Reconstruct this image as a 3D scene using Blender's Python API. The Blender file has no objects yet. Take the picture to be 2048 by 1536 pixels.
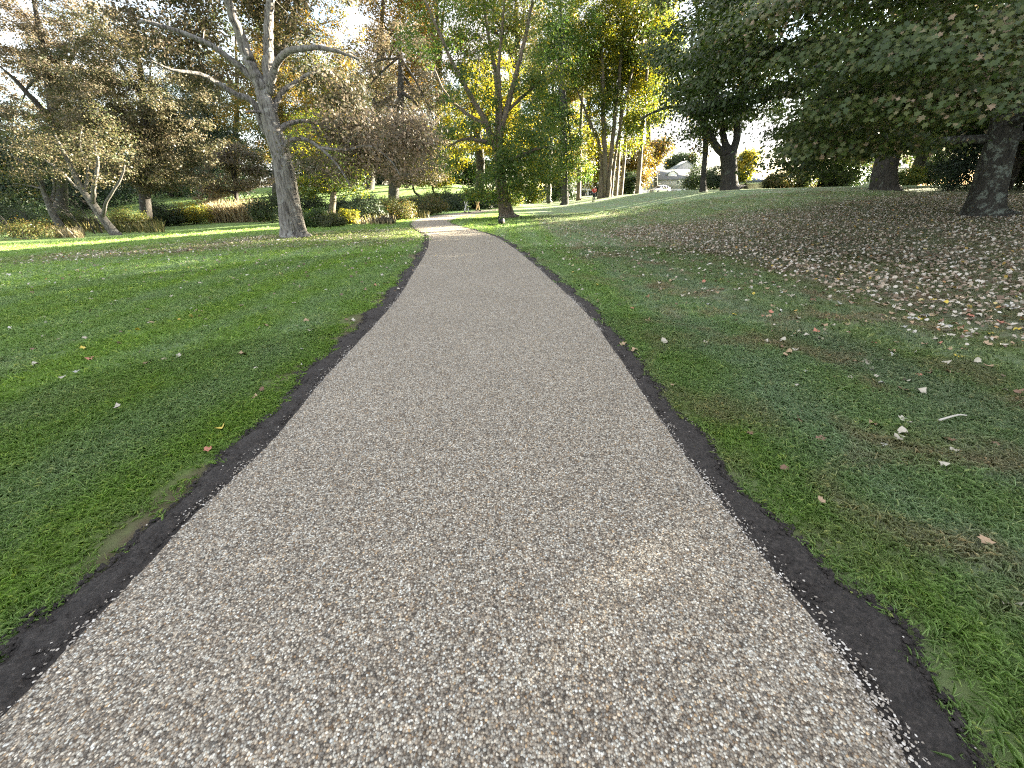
import bpy, bmesh, math, random
import numpy as np
from mathutils import Vector, Matrix

random.seed(4)
scn = bpy.context.scene
COL = scn.collection
R = math.radians

# ------------------------------------------------------------------ camera
W0, H0 = 2048, 1536
FPX = 769.0                       # focal length in pixels of the 2048 wide frame
PITCH, ROLL = R(26.3), R(1.2)
CAM = np.array([0.0, 0.0, 1.55])
cam_d = bpy.data.cameras.new('camera')
cam_d.sensor_fit = 'HORIZONTAL'; cam_d.sensor_width = 36.0
cam_d.lens = 36.0 * FPX / W0
cam_d.clip_start = 0.05; cam_d.clip_end = 3000
cam = bpy.data.objects.new('camera', cam_d); COL.objects.link(cam)
fwd = Vector((0, math.cos(PITCH), -math.sin(PITCH)))
upv = Vector((0, math.sin(PITCH), math.cos(PITCH)))
rgt = Vector((1, 0, 0))
cr, sr = math.cos(ROLL), math.sin(ROLL)
r2 = rgt * cr - upv * sr          # verticals lean left in the picture
u2 = upv * cr + rgt * sr
M = Matrix((( r2.x, u2.x, -fwd.x, CAM[0]), (r2.y, u2.y, -fwd.y, CAM[1]), (r2.z, u2.z, -fwd.z, CAM[2]), (0, 0, 0, 1)))
cam.matrix_world = M
scn.camera = cam
RV, UV, FV = np.array(r2), np.array(u2), np.array(fwd)

# ------------------------------------------------------------------ light
SUN_AZ, SUN_EL = R(59), R(14.3)     # azimuth clockwise from the walking direction
wd = bpy.data.worlds.new('World'); scn.world = wd; wd.use_nodes = True
nt = wd.node_tree; nt.nodes.clear()
wo = nt.nodes.new('ShaderNodeOutputWorld'); bg = nt.nodes.new('ShaderNodeBackground')
sky = nt.nodes.new('ShaderNodeTexSky'); sky.sky_type = 'NISHITA'; sky.sun_disc = False
sky.sun_elevation = SUN_EL; sky.sun_rotation = SUN_AZ; sky.air_density = 1.0; sky.dust_density = 0.5; sky.ozone_density = 1.0
tc = nt.nodes.new('ShaderNodeTexCoord'); mp = nt.nodes.new('ShaderNodeMapping'); mp.inputs['Scale'].default_value = (1, 1, 2.6)
cn = nt.nodes.new('ShaderNodeTexNoise'); cn.inputs['Scale'].default_value = 2.2; cn.inputs['Detail'].default_value = 6
cramp = nt.nodes.new('ShaderNodeValToRGB'); cramp.color_ramp.elements[0].position = .28; cramp.color_ramp.elements[1].position = .58
cmix = nt.nodes.new('ShaderNodeMixRGB'); cmix.inputs['Color2'].default_value = (2.15, 2.1, 2.08, 1)
L = nt.links.new
L(tc.outputs['Generated'], mp.inputs['Vector']); L(mp.outputs['Vector'], cn.inputs['Vector']); L(cn.outputs['Fac'], cramp.inputs['Fac'])
L(cramp.outputs['Color'], cmix.inputs['Fac']); L(sky.outputs['Color'], cmix.inputs['Color1'])
L(cmix.outputs['Color'], bg.inputs['Color']); bg.inputs['Strength'].default_value = 0.055
L(bg.outputs['Background'], wo.inputs['Surface'])
sd = bpy.data.lights.new('sun', 'SUN'); sd.energy = 5.0; sd.angle = R(0.5); sd.color = (1.0, .9, .7)
sun = bpy.data.objects.new('sun', sd); COL.objects.link(sun)
TOSUN = np.array([math.cos(SUN_EL) * math.sin(SUN_AZ), math.cos(SUN_EL) * math.cos(SUN_AZ), math.sin(SUN_EL)])
sun.rotation_euler = Vector(-TOSUN).to_track_quat('-Z', 'Y').to_euler()
sun.location = (60, 40, 60)
scn.view_settings.view_transform = 'Standard'; scn.view_settings.look = 'None'
scn.view_settings.gamma = 1; scn.view_settings.exposure = 4.0
scn.render.engine = 'CYCLES'
scn.cycles.max_bounces = 6; scn.cycles.diffuse_bounces = 3; scn.cycles.transmission_bounces = 4; scn.cycles.transparent_max_bounces = 4
scn.cycles.use_denoising = False
scn.cycles.filter_width = 1.2

# ------------------------------------------------------------------ terrain and picture <-> place
def S(t):
    t = np.clip(t, 0, 1); return t * t * (3 - 2 * t)
def terrain(x, y):
    x = np.asarray(x, float); y = np.asarray(y, float)
    right = 1.55 * S((x - 3) / 19) * (.3 + .7 * S((y - 8) / 28)) * (1 - .45 * S((y - 48) / 40))
    hill = 3.9 * S((y - 47) / 48) * S((8 - x) / 22)
    left = -.35 * S((-x - 8) / 18) * (1 - S((y - 45) / 30))
    und = .035 * np.sin(x * .31 + 1.3) * np.sin(y * .27) * S((np.abs(x) - 3) / 3)
    return right + hill + left + und
def tz(x, y): return float(terrain(x, y))
def ray(px, py):
    d = RV * ((px - W0 / 2) / FPX) + UV * ((H0 / 2 - py) / FPX) + FV
    return d / np.linalg.norm(d)
def at(px, py):
    """the point of the ground seen at a pixel"""
    d = ray(px, py); t = 0.4; prev = t
    while t < 400:
        p = CAM + d * t
        if p[2] <= tz(p[0], p[1]):
            a, b = prev, t
            for _ in range(30):
                m = (a + b) / 2; q = CAM + d * m
                if q[2] <= tz(q[0], q[1]): b = m
                else: a = m
            q = CAM + d * b; q[2] = tz(q[0], q[1]); return q
        prev = t; t *= 1.02
    p = CAM + d * 120; p[2] = tz(p[0], p[1]); return p
def atY(px, py, Y):
    d = ray(px, py); return CAM + d * (Y / d[1])
def proj(p):
    v = np.asarray(p, float) - CAM
    z = v @ FV
    return W0 / 2 + FPX * (v @ RV) / z, H0 / 2 - FPX * (v @ UV) / z
def col(px, Y):
    """ground point in picture column px at forward distance Y"""
    X = (px - 1024) / FPX * Y * .9
    for _ in range(12):
        q = proj((X, Y, tz(X, Y)))[0]; X += (px - q) / FPX * Y * .9
    return np.array([X, Y, tz(X, Y)])
def depth_at(p): return float((np.asarray(p) - CAM) @ FV)

# ------------------------------------------------------------------ object helpers
def tag(o, label=None, cat=None, group=None, kind=None):
    if label: o['label'] = label
    if cat: o['category'] = cat
    if group: o['group'] = group
    if kind: o['kind'] = kind
    return o
def empty(name, loc, label, cat, group=None, rz=0):
    o = bpy.data.objects.new(name, None); COL.objects.link(o)
    o.location = tuple(float(v) for v in loc); o.rotation_euler = (0, 0, rz); o.empty_display_size = .2
    return tag(o, label, cat, group)
def link(name, me, parent=None, world=True):
    """vertices are in world space when world is set: move them into the parent's frame"""
    o = bpy.data.objects.new(name, me); COL.objects.link(o)
    if parent is not None:
        o.parent = parent
        if world: o.matrix_parent_inverse = (Matrix.Translation(parent.location) @ parent.rotation_euler.to_matrix().to_4x4()).inverted()
    return o
def np_mesh(name, verts, faces_flat, starts, mat=None, tint=None, smooth=False):
    me = bpy.data.meshes.new(name)
    verts = np.asarray(verts, np.float32); faces_flat = np.asarray(faces_flat, np.int32); starts = np.asarray(starts, np.int32)
    me.vertices.add(len(verts)); me.vertices.foreach_set('co', verts.ravel())
    me.loops.add(len(faces_flat)); me.loops.foreach_set('vertex_index', faces_flat)
    me.polygons.add(len(starts)); me.polygons.foreach_set('loop_start', starts)
    if smooth: me.polygons.foreach_set('use_smooth', np.ones(len(starts), bool))
    me.update(calc_edges=True); me.validate()
    if tint is not None:
        a = me.attributes.new('tint', 'FLOAT', 'FACE'); a.data.foreach_set('value', np.asarray(tint, np.float32))
    if mat: me.materials.append(mat)
    return me
class MB:
    """collects quads and tubes"""
    def __init__(s): s.v = []; s.f = []; s.n = 0
    def add(s, v, f):
        s.v.append(np.asarray(v, float).reshape(-1, 3)); s.f += [[i + s.n for i in q] for q in f]; s.n += len(s.v[-1])
    def box(s, c, d, rz=0):
        x, y, z = [q / 2 for q in d]
        v = np.array([(a * x, b * y, e * z) for e in (-1, 1) for b in (-1, 1) for a in (-1, 1)])
        cs, sn = math.cos(rz), math.sin(rz)
        v = np.c_[v[:, 0] * cs - v[:, 1] * sn, v[:, 0] * sn + v[:, 1] * cs, v[:, 2]] + np.array(c)
        s.add(v, [(0, 2, 3, 1), (4, 5, 7, 6), (0, 1, 5, 4), (2, 6, 7, 3), (0, 4, 6, 2), (1, 3, 7, 5)])
    def tube(s, pts, rad, n=7, cap=True, ridge=0, rng=None, flare=0):
        pts = np.asarray(pts, float); rad = np.asarray(rad, float); k = len(pts)
        tan = np.gradient(pts, axis=0); tan /= np.linalg.norm(tan, axis=1)[:, None] + 1e-9
        a = np.array([1.0, 0, 0]) if abs(tan[0][0]) < .9 else np.array([0, 1.0, 0])
        th = np.linspace(0, 2 * math.pi, n, endpoint=False)
        rj = np.ones((k, n))
        if ridge and rng is not None:
            base = 1 + ridge * (rng.random(n) - .5) * 2
            rj = np.tile(base, (k, 1)) + ridge * .22 * (rng.random((k, n)) - .5)
            if flare:
                lob = 1 + .28 * np.cos(th * 5 + 1.1) + .15 * np.cos(th * 3 + .4)
                hh = np.linspace(0, 1, k)[:, None]
                rj = rj * (1 + (lob[None] - 1) * np.exp(-hh * flare))
        out = []
        for i in range(k):
            t = tan[i]; a = a - t * (a @ t); a /= np.linalg.norm(a) + 1e-9; b = np.cross(t, a)
            out.append(pts[i] + (np.cos(th)[:, None] * a + np.sin(th)[:, None] * b) * (rad[i] * rj[i])[:, None])
        f = []
        for i in range(k - 1):
            for j in range(n):
                j2 = (j + 1) % n; f.append((i * n + j, i * n + j2, (i + 1) * n + j2, (i + 1) * n + j))
        if cap: f.append(tuple(range((k - 1) * n, k * n))); f.append(tuple(range(n - 1, -1, -1)))
        s.add(np.concatenate(out), f)
    def mesh(s, name, mat, smooth=False):
        v = np.concatenate(s.v); flat = [i for q in s.f for i in q]
        st = np.cumsum([0] + [len(q) for q in s.f[:-1]])
        return np_mesh(name, v, flat, st, mat, smooth=smooth)
    def build(s, name, mat, parent=None, world=True, smooth=False):
        return link(name, s.mesh(name, mat, smooth), parent, world)
def smooth_line(p, m=5):
    """Catmull-Rom through rows of p"""
    p = np.asarray(p, float); q = np.vstack([2 * p[0] - p[1], p, 2 * p[-1] - p[-2]]); out = []
    for i in range(1, len(q) - 2):
        for t in np.linspace(0, 1, m, endpoint=False):
            a, b, c, d = q[i - 1], q[i], q[i + 1], q[i + 2]
            out.append(.5 * (2 * b + (c - a) * t + (2 * a - 5 * b + 4 * c - d) * t * t + (3 * b - a - 3 * c + d) * t ** 3))
    out.append(p[-1]); return np.array(out)

# value noise used for gaps and drifts
_rn = np.random.default_rng(7); _lat = _rn.random((32, 32, 32))
def vnoise(p, sc):
    q = np.asarray(p, float) * sc; i = np.floor(q).astype(int); f = q - i; f = f * f * (3 - 2 * f); r = 0
    for dx in (0, 1):
        for dy in (0, 1):
            for dz in (0, 1):
                w = (f[:, 0] if dx else 1 - f[:, 0]) * (f[:, 1] if dy else 1 - f[:, 1]) * (f[:, 2] if dz else 1 - f[:, 2])
                r = r + w * _lat[(i[:, 0] + dx) % 32, (i[:, 1] + dy) % 32, (i[:, 2] + dz) % 32]
    return r
def n2(x, y, sc, o=0.0): return vnoise(np.c_[np.ravel(x), np.ravel(y), np.full(np.size(x), o / sc + .5)], sc)

# ------------------------------------------------------------------ materials
def new_mat(name):
    m = bpy.data.materials.new(name); m.use_nodes = True; t = m.node_tree; t.nodes.clear()
    o = t.nodes.new('ShaderNodeOutputMaterial'); b = t.nodes.new('ShaderNodeBsdfPrincipled')
    t.links.new(b.outputs['BSDF'], o.inputs['Surface']); return m, t, b, o
def nd(t, k, **kw):
    n = t.nodes.new(k)
    for a, v in kw.items():
        if a in n.inputs: n.inputs[a].default_value = v
        else: setattr(n, a, v)
    return n
def ramp(t, stops, interp='LINEAR'):
    n = t.nodes.new('ShaderNodeValToRGB'); n.color_ramp.interpolation = interp
    while len(n.color_ramp.elements) < len(stops): n.color_ramp.elements.new(.5)
    for e, (p, c) in zip(n.color_ramp.elements, stops): e.position = p; e.color = (*c, 1) if len(c) == 3 else c
    return n
def plain(name, c, rough=.6, metal=0, var=.12, scale=6):
    m, t, b, o = new_mat(name)
    tcn = nd(t, 'ShaderNodeTexCoord'); n = nd(t, 'ShaderNodeTexNoise', Scale=scale, Detail=4.0)
    t.links.new(tcn.outputs['Object'], n.inputs['Vector'])
    rp = ramp(t, [(.25, [q * (1 - var) for q in c]), (.75, [min(1, q * (1 + var)) for q in c])])
    t.links.new(n.outputs['Fac'], rp.inputs['Fac']); t.links.new(rp.outputs['Color'], b.inputs['Base Color'])
    b.inputs['Roughness'].default_value = rough; b.inputs['Metallic'].default_value = metal
    return m
def leaf_mat(name, stops, transl=.38, rough=.5, spec=.4):
    m, t, b, o = new_mat(name)
    at_ = nd(t, 'ShaderNodeAttribute', attribute_name='tint')
    rp = ramp(t, stops); t.links.new(at_.outputs['Fac'], rp.inputs['Fac'])
    t.links.new(rp.outputs['Color'], b.inputs['Base Color'])
    b.inputs['Roughness'].default_value = rough; b.inputs['Specular IOR Level'].default_value = spec
    tr = nd(t, 'ShaderNodeBsdfTranslucent'); mx = nd(t, 'ShaderNodeMixShader'); mx.inputs['Fac'].default_value = transl
    hs = nd(t, 'ShaderNodeHueSaturation'); hs.inputs['Value'].default_value = 1.5; hs.inputs['Saturation'].default_value = 1.1
    t.links.new(rp.outputs['Color'], hs.inputs['Color']); t.links.new(hs.outputs['Color'], tr.inputs['Color'])
    t.links.new(b.outputs['BSDF'], mx.inputs[1]); t.links.new(tr.outputs['BSDF'], mx.inputs[2]); t.links.new(mx.outputs['Shader'], o.inputs['Surface'])
    return m
def bark_mat(name, dark, mid, lichen, amt=.45, sc=1.0):
    m, t, b, o = new_mat(name); tcn = nd(t, 'ShaderNodeTexCoord')
    mpn = nd(t, 'ShaderNodeMapping', Scale=(11 * sc, 11 * sc, 1.3 * sc)); t.links.new(tcn.outputs['Object'], mpn.inputs['Vector'])
    n = nd(t, 'ShaderNodeTexNoise', Scale=1.6, Detail=7.0, Roughness=.62, Distortion=.5); t.links.new(mpn.outputs['Vector'], n.inputs['Vector'])
    rp = ramp(t, [(.38, dark), (.56, mid)]); t.links.new(n.outputs['Fac'], rp.inputs['Fac'])
    n2_ = nd(t, 'ShaderNodeTexNoise', Scale=3.2 * sc, Detail=5.0, Roughness=.7); t.links.new(tcn.outputs['Object'], n2_.inputs['Vector'])
    r2_ = ramp(t, [(.5 + (.5 - amt) * .3, (0, 0, 0)), (.6 + (.5 - amt) * .3, (1, 1, 1))]); t.links.new(n2_.outputs['Fac'], r2_.inputs['Fac'])
    mx = nd(t, 'ShaderNodeMixRGB'); mx.inputs['Color2'].default_value = (*lichen, 1)
    ml = nd(t, 'ShaderNodeMath', operation='MULTIPLY'); ml.inputs[1].default_value = .75
    t.links.new(r2_.outputs['Color'], ml.inputs[0]); t.links.new(ml.outputs[0], mx.inputs['Fac']); t.links.new(rp.outputs['Color'], mx.inputs['Color1'])
    t.links.new(mx.outputs['Color'], b.inputs['Base Color']); b.inputs['Roughness'].default_value = .9
    bp = nd(t, 'ShaderNodeBump', Strength=.9, Distance=.05); t.links.new(n.outputs['Fac'], bp.inputs['Height']); t.links.new(bp.outputs['Normal'], b.inputs['Normal'])
    return m

LEAF = {
 'maple': leaf_mat('maple_leaf', [(0, (.024, .046, .01)), (.45, (.052, .082, .018)), (.72, (.1, .118, .032)), (.9, (.19, .16, .085)), (1, (.3, .22, .15))], .3, .42, .4),
 'green': leaf_mat('green_leaf', [(0, (.038, .075, .018)), (.5, (.075, .125, .03)), (.8, (.15, .17, .035)), (1, (.36, .3, .05))], .5),
 'darkgreen': leaf_mat('dark_green_leaf', [(0, (.016, .032, .012)), (.6, (.035, .058, .018)), (1, (.08, .085, .025))], .3),
 'conifer': leaf_mat('conifer_needle', [(0, (.012, .026, .014)), (.6, (.026, .045, .02)), (1, (.05, .065, .025))], .15),
 'brown': leaf_mat('russet_leaf', [(0, (.045, .06, .022)), (.35, (.08, .076, .034)), (.7, (.13, .105, .06)), (1, (.22, .17, .11))], .38),
 'pink': leaf_mat('pinkish_brown_leaf', [(0, (.055, .066, .028)), (.3, (.1, .086, .05)), (.65, (.165, .128, .09)), (1, (.29, .225, .17))], .38),
 'orange': leaf_mat('orange_leaf', [(0, (.055, .065, .018)), (.35, (.11, .09, .02)), (.7, (.22, .125, .025)), (1, (.34, .19, .04))], .42),
 'olive': leaf_mat('olive_leaf', [(0, (.038, .06, .016)), (.5, (.09, .098, .026)), (.8, (.16, .125, .035)), (1, (.24, .13, .05))], .4),
 'yellow': leaf_mat('yellow_leaf', [(0, (.04, .068, .016)), (.35, (.1, .125, .022)), (.65, (.25, .22, .03)), (1, (.55, .42, .07))], .56),
}
BARK = {
 'grey': bark_mat('grey_lichen_bark', (.04, .034, .03), (.2, .185, .17), (.33, .33, .31), .34),
 'dark': bark_mat('dark_bark', (.018, .016, .014), (.06, .052, .045), (.16, .18, .16), .25),
 'mottled': bark_mat('dark_bark_with_pale_lichen', (.015, .014, .012), (.05, .046, .04), (.2, .23, .2), .47, 1.6),
 'pale': bark_mat('pale_birch_bark', (.035, .03, .027), (.125, .115, .1), (.24, .23, .21), .4, 2.0),
 'tan': bark_mat('tan_bark', (.05, .038, .028), (.19, .15, .115), (.26, .24, .2), .3),
 'twig': plain('twig_bark', (.09, .075, .06), .9),
}

# ------------------------------------------------------------------ the sunbeam that crosses the lawn under the trees
H_ = np.array([math.sin(SUN_AZ), math.cos(SUN_AZ)]); Pp = np.array([-H_[1], H_[0]])
A_, B_ = at(0, 499), at(850, 440)
def beam(p, q, half, s0, s1): return (.5 * ((p[:2] @ Pp) + (q[:2] @ Pp)), half, min(p[:2] @ H_, q[:2] @ H_) - s0, max(p[:2] @ H_, q[:2] @ H_) + s1)
BEAMS = [beam(A_, B_, 1.2, 14, 9), beam(at(388, 446), at(388, 446), 2.4, 4, 9), beam(at(145, 466), at(145, 466), 1.0, 2, 3), beam(at(700, 446), at(700, 446), .9, 1, 2),
         beam(col(690, 66), col(760, 66), 2.5, 12, 12), beam(at(960, 428), at(940, 431), .9, 2, 7)]
def in_beam(p, grow=0.0):
    u = p[:, :2] @ Pp; s = p[:, :2] @ H_; s0 = s - (p[:, 2] - terrain(p[:, 0] * 0 - 6, p[:, 1] * 0 + 25)) / math.tan(SUN_EL); wob = .3 * np.sin(s0 * .55) + .15 * np.sin(s0 * 1.7); r = np.zeros(len(p), bool)
    for U, half, a, b in BEAMS: r |= (np.abs(u - U + wob) < half + grow) & (s0 > a) & (s0 < b) & (s > s0 + 2.5)
    return r

# ------------------------------------------------------------------ leaves and trees
QUAD = np.array([(0, -.5, 0), (.36, -.02, .1), (0, .5, -.03), (-.36, .02, .1)])
MAPLE = np.array([(0, -.5, 0), (.1, -.24, .02), (.42, -.3, .06), (.3, -.04, .05), (.54, .2, .08), (.17, .16, .03), (0, .6, -.06),
                  (-.17, .16, .03), (-.54, .2, .08), (-.3, -.04, .05), (-.42, -.3, .06), (-.1, -.24, .02)])
FALLEN = np.array([(0, -.45, 0), (.2, -.36, .03), (.4, -.2, .07), (.34, .02, .05), (.46, .2, .08), (.22, .26, .02), (0, .5, -.05), (-.22, .26, .02), (-.46, .2, .08), (-.34, .02, .05), (-.4, -.2, .07), (-.2, -.36, .03)])
MAPLE2 = MAPLE * .6 + FALLEN * .4
MAPLE2[:, 2] = .45 * MAPLE2[:, 0] ** 2 - .35 * MAPLE2[:, 1] ** 2 + .05
BLADE = np.array([(0, -.5, 0), (.09, 0, .03), (0, .5, -.05), (-.09, 0, .03)])
def leaves_mesh(name, c, nrm, size, tint, shape, mat, rng, axis=None):
    N = len(c); nrm = nrm / (np.linalg.norm(nrm, axis=1)[:, None] + 1e-9)
    a = rng.normal(size=(N, 3)) if axis is None else axis + .25 * rng.normal(size=(N, 3))
    a -= nrm * (a * nrm).sum(1)[:, None]; a /= np.linalg.norm(a, axis=1)[:, None] + 1e-9
    b = np.cross(nrm, a); k = len(shape)
    v = c[:, None] + size[:, None, None] * (b[:, None] * shape[None, :, 0:1] + a[:, None] * shape[None, :, 1:2] + nrm[:, None] * shape[None, :, 2:3])
    return np_mesh(name, v.reshape(-1, 3), np.arange(N * k), np.arange(N) * k, mat, tint)

LEAFINESS = 1.0
def ell_points(ells, n, rng, shell=.5, gap=.0, gsc=.5, zmin=None):
    """cluster centres in a union of ellipsoids (cx,cy,cz,rx,ry,rz[,w])"""
    w = np.array([(e[6] if len(e) > 6 else 1) * (e[3] * e[4] * e[5]) ** (2 / 3) for e in ells]); w = w / w.sum(); out = []
    for e, q in zip(ells, w):
        k = max(3, int(round(n * q * 1.0)))
        got = 0; tries = 0
        while got < k and tries < 12:
            d = rng.normal(size=(k * 2, 3)); d /= np.linalg.norm(d, axis=1)[:, None]
            r = shell + (1 - shell) * rng.random(k * 2) ** .6
            r = np.where(rng.random(k * 2) < .25, rng.random(k * 2) ** .5, r)
            p = np.array(e[:3]) + d * r[:, None] * np.array(e[3:6]) * (.86 + .3 * vnoise(d * 2.3 + np.array(e[:3]), 1.0))[:, None]
            if gap: p = p[vnoise(p, gsc) > gap]
            if zmin is not None: p = p[p[:, 2] > zmin]
            p = p[:k - got]; out.append(p); got += len(p); tries += 1
    return np.concatenate(out)

def b_far(b): return b[1] > 58
def tree(name, base, stems, ells, label, cat='tree', group=None, leaf='green', bark='dark', nclus=200, per=60, lsize=.12, crad=.6, flat=.5,
         shape=QUAD, seed=1, shell=.5, gap=.0, gsc=.5, up=.6, tintf=None, tint_spread=.25, zmin=None, twig=.02, beam=True, tsides=9, ridge=.12,
         droop=0.0, bare=0, extra=None, flare=4.0, crown_name='crown', trunk_name='trunk', out_twigs=True, outw=.45, tier=0, under=None):
    """stems: list of (points, radii) in world space; the first starts on the ground"""
    rng = np.random.default_rng(seed); root = empty(name, base, label, cat, group)
    mb = MB(); nodes = []; nr = []
    for i, (p, r) in enumerate(stems):
        m = 6; q = smooth_line(p, m); rr = np.interp(np.linspace(0, 1, len(q)), np.linspace(0, 1, len(r)), r)
        if i: q = q + .1 * rr[:, None] * rng.normal(size=q.shape) * (np.arange(len(q)) > 0)[:, None]
        mb.tube(q, rr, tsides if i == 0 else max(5, tsides - 3), ridge=ridge, rng=rng, flare=flare if i == 0 else 0)
        st = 3 if i == 0 else 1
        nodes.append(q[st:]); nr.append(rr[st:])
    nodes = np.concatenate(nodes); nr = np.concatenate(nr)
    C = ell_points(ells, nclus, rng, shell, gap, gsc, zmin)
    if tier:      # boughs carry their leaves in shelves that sag outwards
        rad_ = np.hypot(C[:, 0] - base[0], C[:, 1] - base[1]); ph = tier * 2.2 * vnoise(np.c_[C[:, 0], C[:, 1], C[:, 2] * .3], .28)
        lv = C[:, 2] + .3 * rad_ + ph; C[:, 2] += (np.round(lv / tier) * tier - lv) * .85
    if under:     # ragged lower edge of the boughs
        pq = np.array([proj(c) for c in C]); C = C[(pq[:, 1] < np.interp(pq[:, 0], [u[0] for u in under], [u[1] for u in under])) | (C[:, 1] < 1)]
    if beam: C = C[~in_beam(C, crad * .5)]
    if out_twigs:
        d0 = np.array([np.min(((nodes - c) ** 2).sum(1)) for c in C]); C = C[np.argsort(d0)]
        cap = 14000; NN = np.zeros((cap, 3)); NR = np.zeros(cap); cnt = len(nodes); NN[:cnt] = nodes; NR[:cnt] = nr
        if b_far(base): C2 = C[::3]
        else: C2 = C
        for c in C2:
            dv = NN[:cnt] - c; dd = (dv ** 2).sum(1) * (1 + .8 * (dv[:, 2] > .3)); j = int(np.argmin(dd)); p0 = NN[j]; ln = math.sqrt(((p0 - c) ** 2).sum())
            if ln < .05: continue
            mid = (p0 + c) / 2 + np.array([0, 0, .12 * ln]) + .1 * ln * rng.normal(size=3)
            end = c + np.array([0, 0, -droop * ln])
            q = smooth_line([p0, mid, end], 3); r0 = min(NR[j] * .7, twig + .012 * ln)
            mb.tube(q, np.linspace(r0, .004 + .12 * r0, len(q)), 4 if ln < 3 else 5, cap=False)
            k = len(q) - 1
            if cnt + k < cap: NN[cnt:cnt + k] = q[1:]; NR[cnt:cnt + k] = np.linspace(r0, .3 * r0, k); cnt += k
    if extra: extra(mb, rng)
    mb.build(trunk_name, BARK[bark], root, smooth=True)
    if per:
        keep = C if not bare else C[rng.random(len(C)) > bare]
        per = int(per * LEAFINESS); k = rng.integers(int(per * .6), int(per * 1.4) + 1, len(keep)); idx = np.repeat(np.arange(len(keep)), k); N = len(idx)
        off = rng.normal(size=(N, 3)) * np.array([1, 1, flat]) * crad * .55
        c = keep[idx] + off; c[:, 2] -= droop * .35 * (off[:, 0] ** 2 + off[:, 1] ** 2)
        ctr = np.mean([e[:3] for e in ells], axis=0)
        outv = c - ctr; outv /= np.linalg.norm(outv, axis=1)[:, None] + 1e-6
        od = off / (np.linalg.norm(off, axis=1)[:, None] + 1e-6)
        nrm = np.array([0, 0, up]) + outw * outv + .55 * od + rng.normal(size=(N, 3)) * .4
        base_t = .42 + .55 * (vnoise(keep, .35) - .5) + .3 * (vnoise(keep, 1.1) - .5)
        if tintf: base_t = base_t + tintf(keep)
        tint = np.clip(base_t[idx] + rng.normal(size=N) * tint_spread, 0, 1)
        g = terrain(c[:, 0], c[:, 1]); ok = c[:, 2] > g + .08
        if beam: ok &= ~in_beam(c)
        c, nrm, tint = c[ok], nrm[ok], tint[ok]; size = lsize * rng.uniform(.65, 1.25, len(c))
        link(crown_name, leaves_mesh(crown_name, c, nrm, size, tint, shape, LEAF[leaf], rng), root)
    return root

def EP(px, py, rx, ry, Y, dy=2.0, w=1.0):
    """ellipsoid whose outline is given in the picture, at forward distance Y"""
    c = atY(px, py, Y); d = depth_at(c); return (*c, rx / FPX * d, dy, ry / FPX * d, w)
def SP(pix, Y, widths, dys=None):
    """stem through picture points at forward distance Y (dys: offsets of Y)"""
    dys = dys or [0] * len(pix)
    pts = [atY(px, py, Y + dy) for (px, py), dy in zip(pix, dys)]
    rad = [w / 2 / FPX * depth_at(p) for w, p in zip(widths, pts)]
    return pts, rad

# ------------------------------------------------------------------ path outline (traced on the photo, laid on the ground)
LPIX = [(0, 1445), (150, 1290), (300, 1130), (400, 1025), (500, 930), (560, 868), (640, 770), (690, 715), (720, 683), (760, 640), (800, 592), (825, 550), (845, 518),
        (856, 495), (858, 477), (853, 468), (836, 460), (825, 453), (822, 448), (828, 443), (840, 438.5), (870, 432), (915, 426.5), (960, 421.5), (1004, 417.2), (1040, 413.6)]
RPIX = [(1815, 1536), (1760, 1440), (1700, 1350), (1620, 1240), (1560, 1160), (1500, 1085), (1450, 1020), (1400, 955), (1350, 885), (1300, 812), (1250, 735), (1185, 643),
        (1154, 609), (1122, 579), (1091, 551), (1060, 523), (1022, 493), (993, 475), (960, 463.6), (926, 454.6), (906, 449), (900, 444.5), (902, 441), (915, 436), (937, 430), (970, 424), (1004, 419.4), (1042, 415)]
def edge(pix):
    p = np.array([at(*q)[:2] for q in pix]); p = p[np.argsort(p[:, 1])]
    k = (p[3] - p[0]) / (p[3][1] - p[0][1]); p = np.vstack([p[0] - k * (p[0][1] + 6), p]); q = smooth_line(p, 8)
    return q[np.argsort(q[:, 1])]
LE, RE = edge(LPIX), edge(RPIX)
YMAX = min(LE[-1, 1], RE[-1, 1])
def lx(y): return np.interp(y, LE[:, 1], LE[:, 0])
def rx(y): return np.interp(y, RE[:, 1], RE[:, 0])
def slope(f, y): return (f(y + .15) - f(y - .15)) / .3
blobR = at(1735, 1255); blobL = at(640, 745); blobL2 = at(470, 905)
def soil_w(y, side):
    y = np.asarray(y, float); s = 0 if side < 0 else 40
    w = .095 + .16 * n2(y, y * 0 + s, 1.1) + .07 * (n2(y, y * 0 + s + 30, 7) - .5) + .10 * n2(y, y * 0 + s + 9, 4.0) + .05 * (n2(y, y * 0 + s + 20, 14) - .5)
    if side > 0: w = w - .03 + .1 * np.exp(-((y - blobR[1]) / .13) ** 2) + .04 * np.exp(-((y - 1.9) / .8) ** 2)
    else: w = w + .10 * np.exp(-((y - blobL[1]) / .35) ** 2) + .05 * np.exp(-((y - blobL2[1]) / .4) ** 2)
    return w * (1 - .55 * S((y - 9) / 20))
def path_dist(x, y):
    """metres outside the gravel edge (negative on it); side -1 left, +1 right"""
    x = np.asarray(x, float); y = np.asarray(y, float)
    dl = (lx(y) - x) / np.sqrt(1 + slope(lx, y) ** 2); dr = (x - rx(y)) / np.sqrt(1 + slope(rx, y) ** 2)
    d = np.maximum(dl, dr); d = np.where(y > YMAX, 99, d); return d, np.where(dl > dr, -1, 1)
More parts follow.
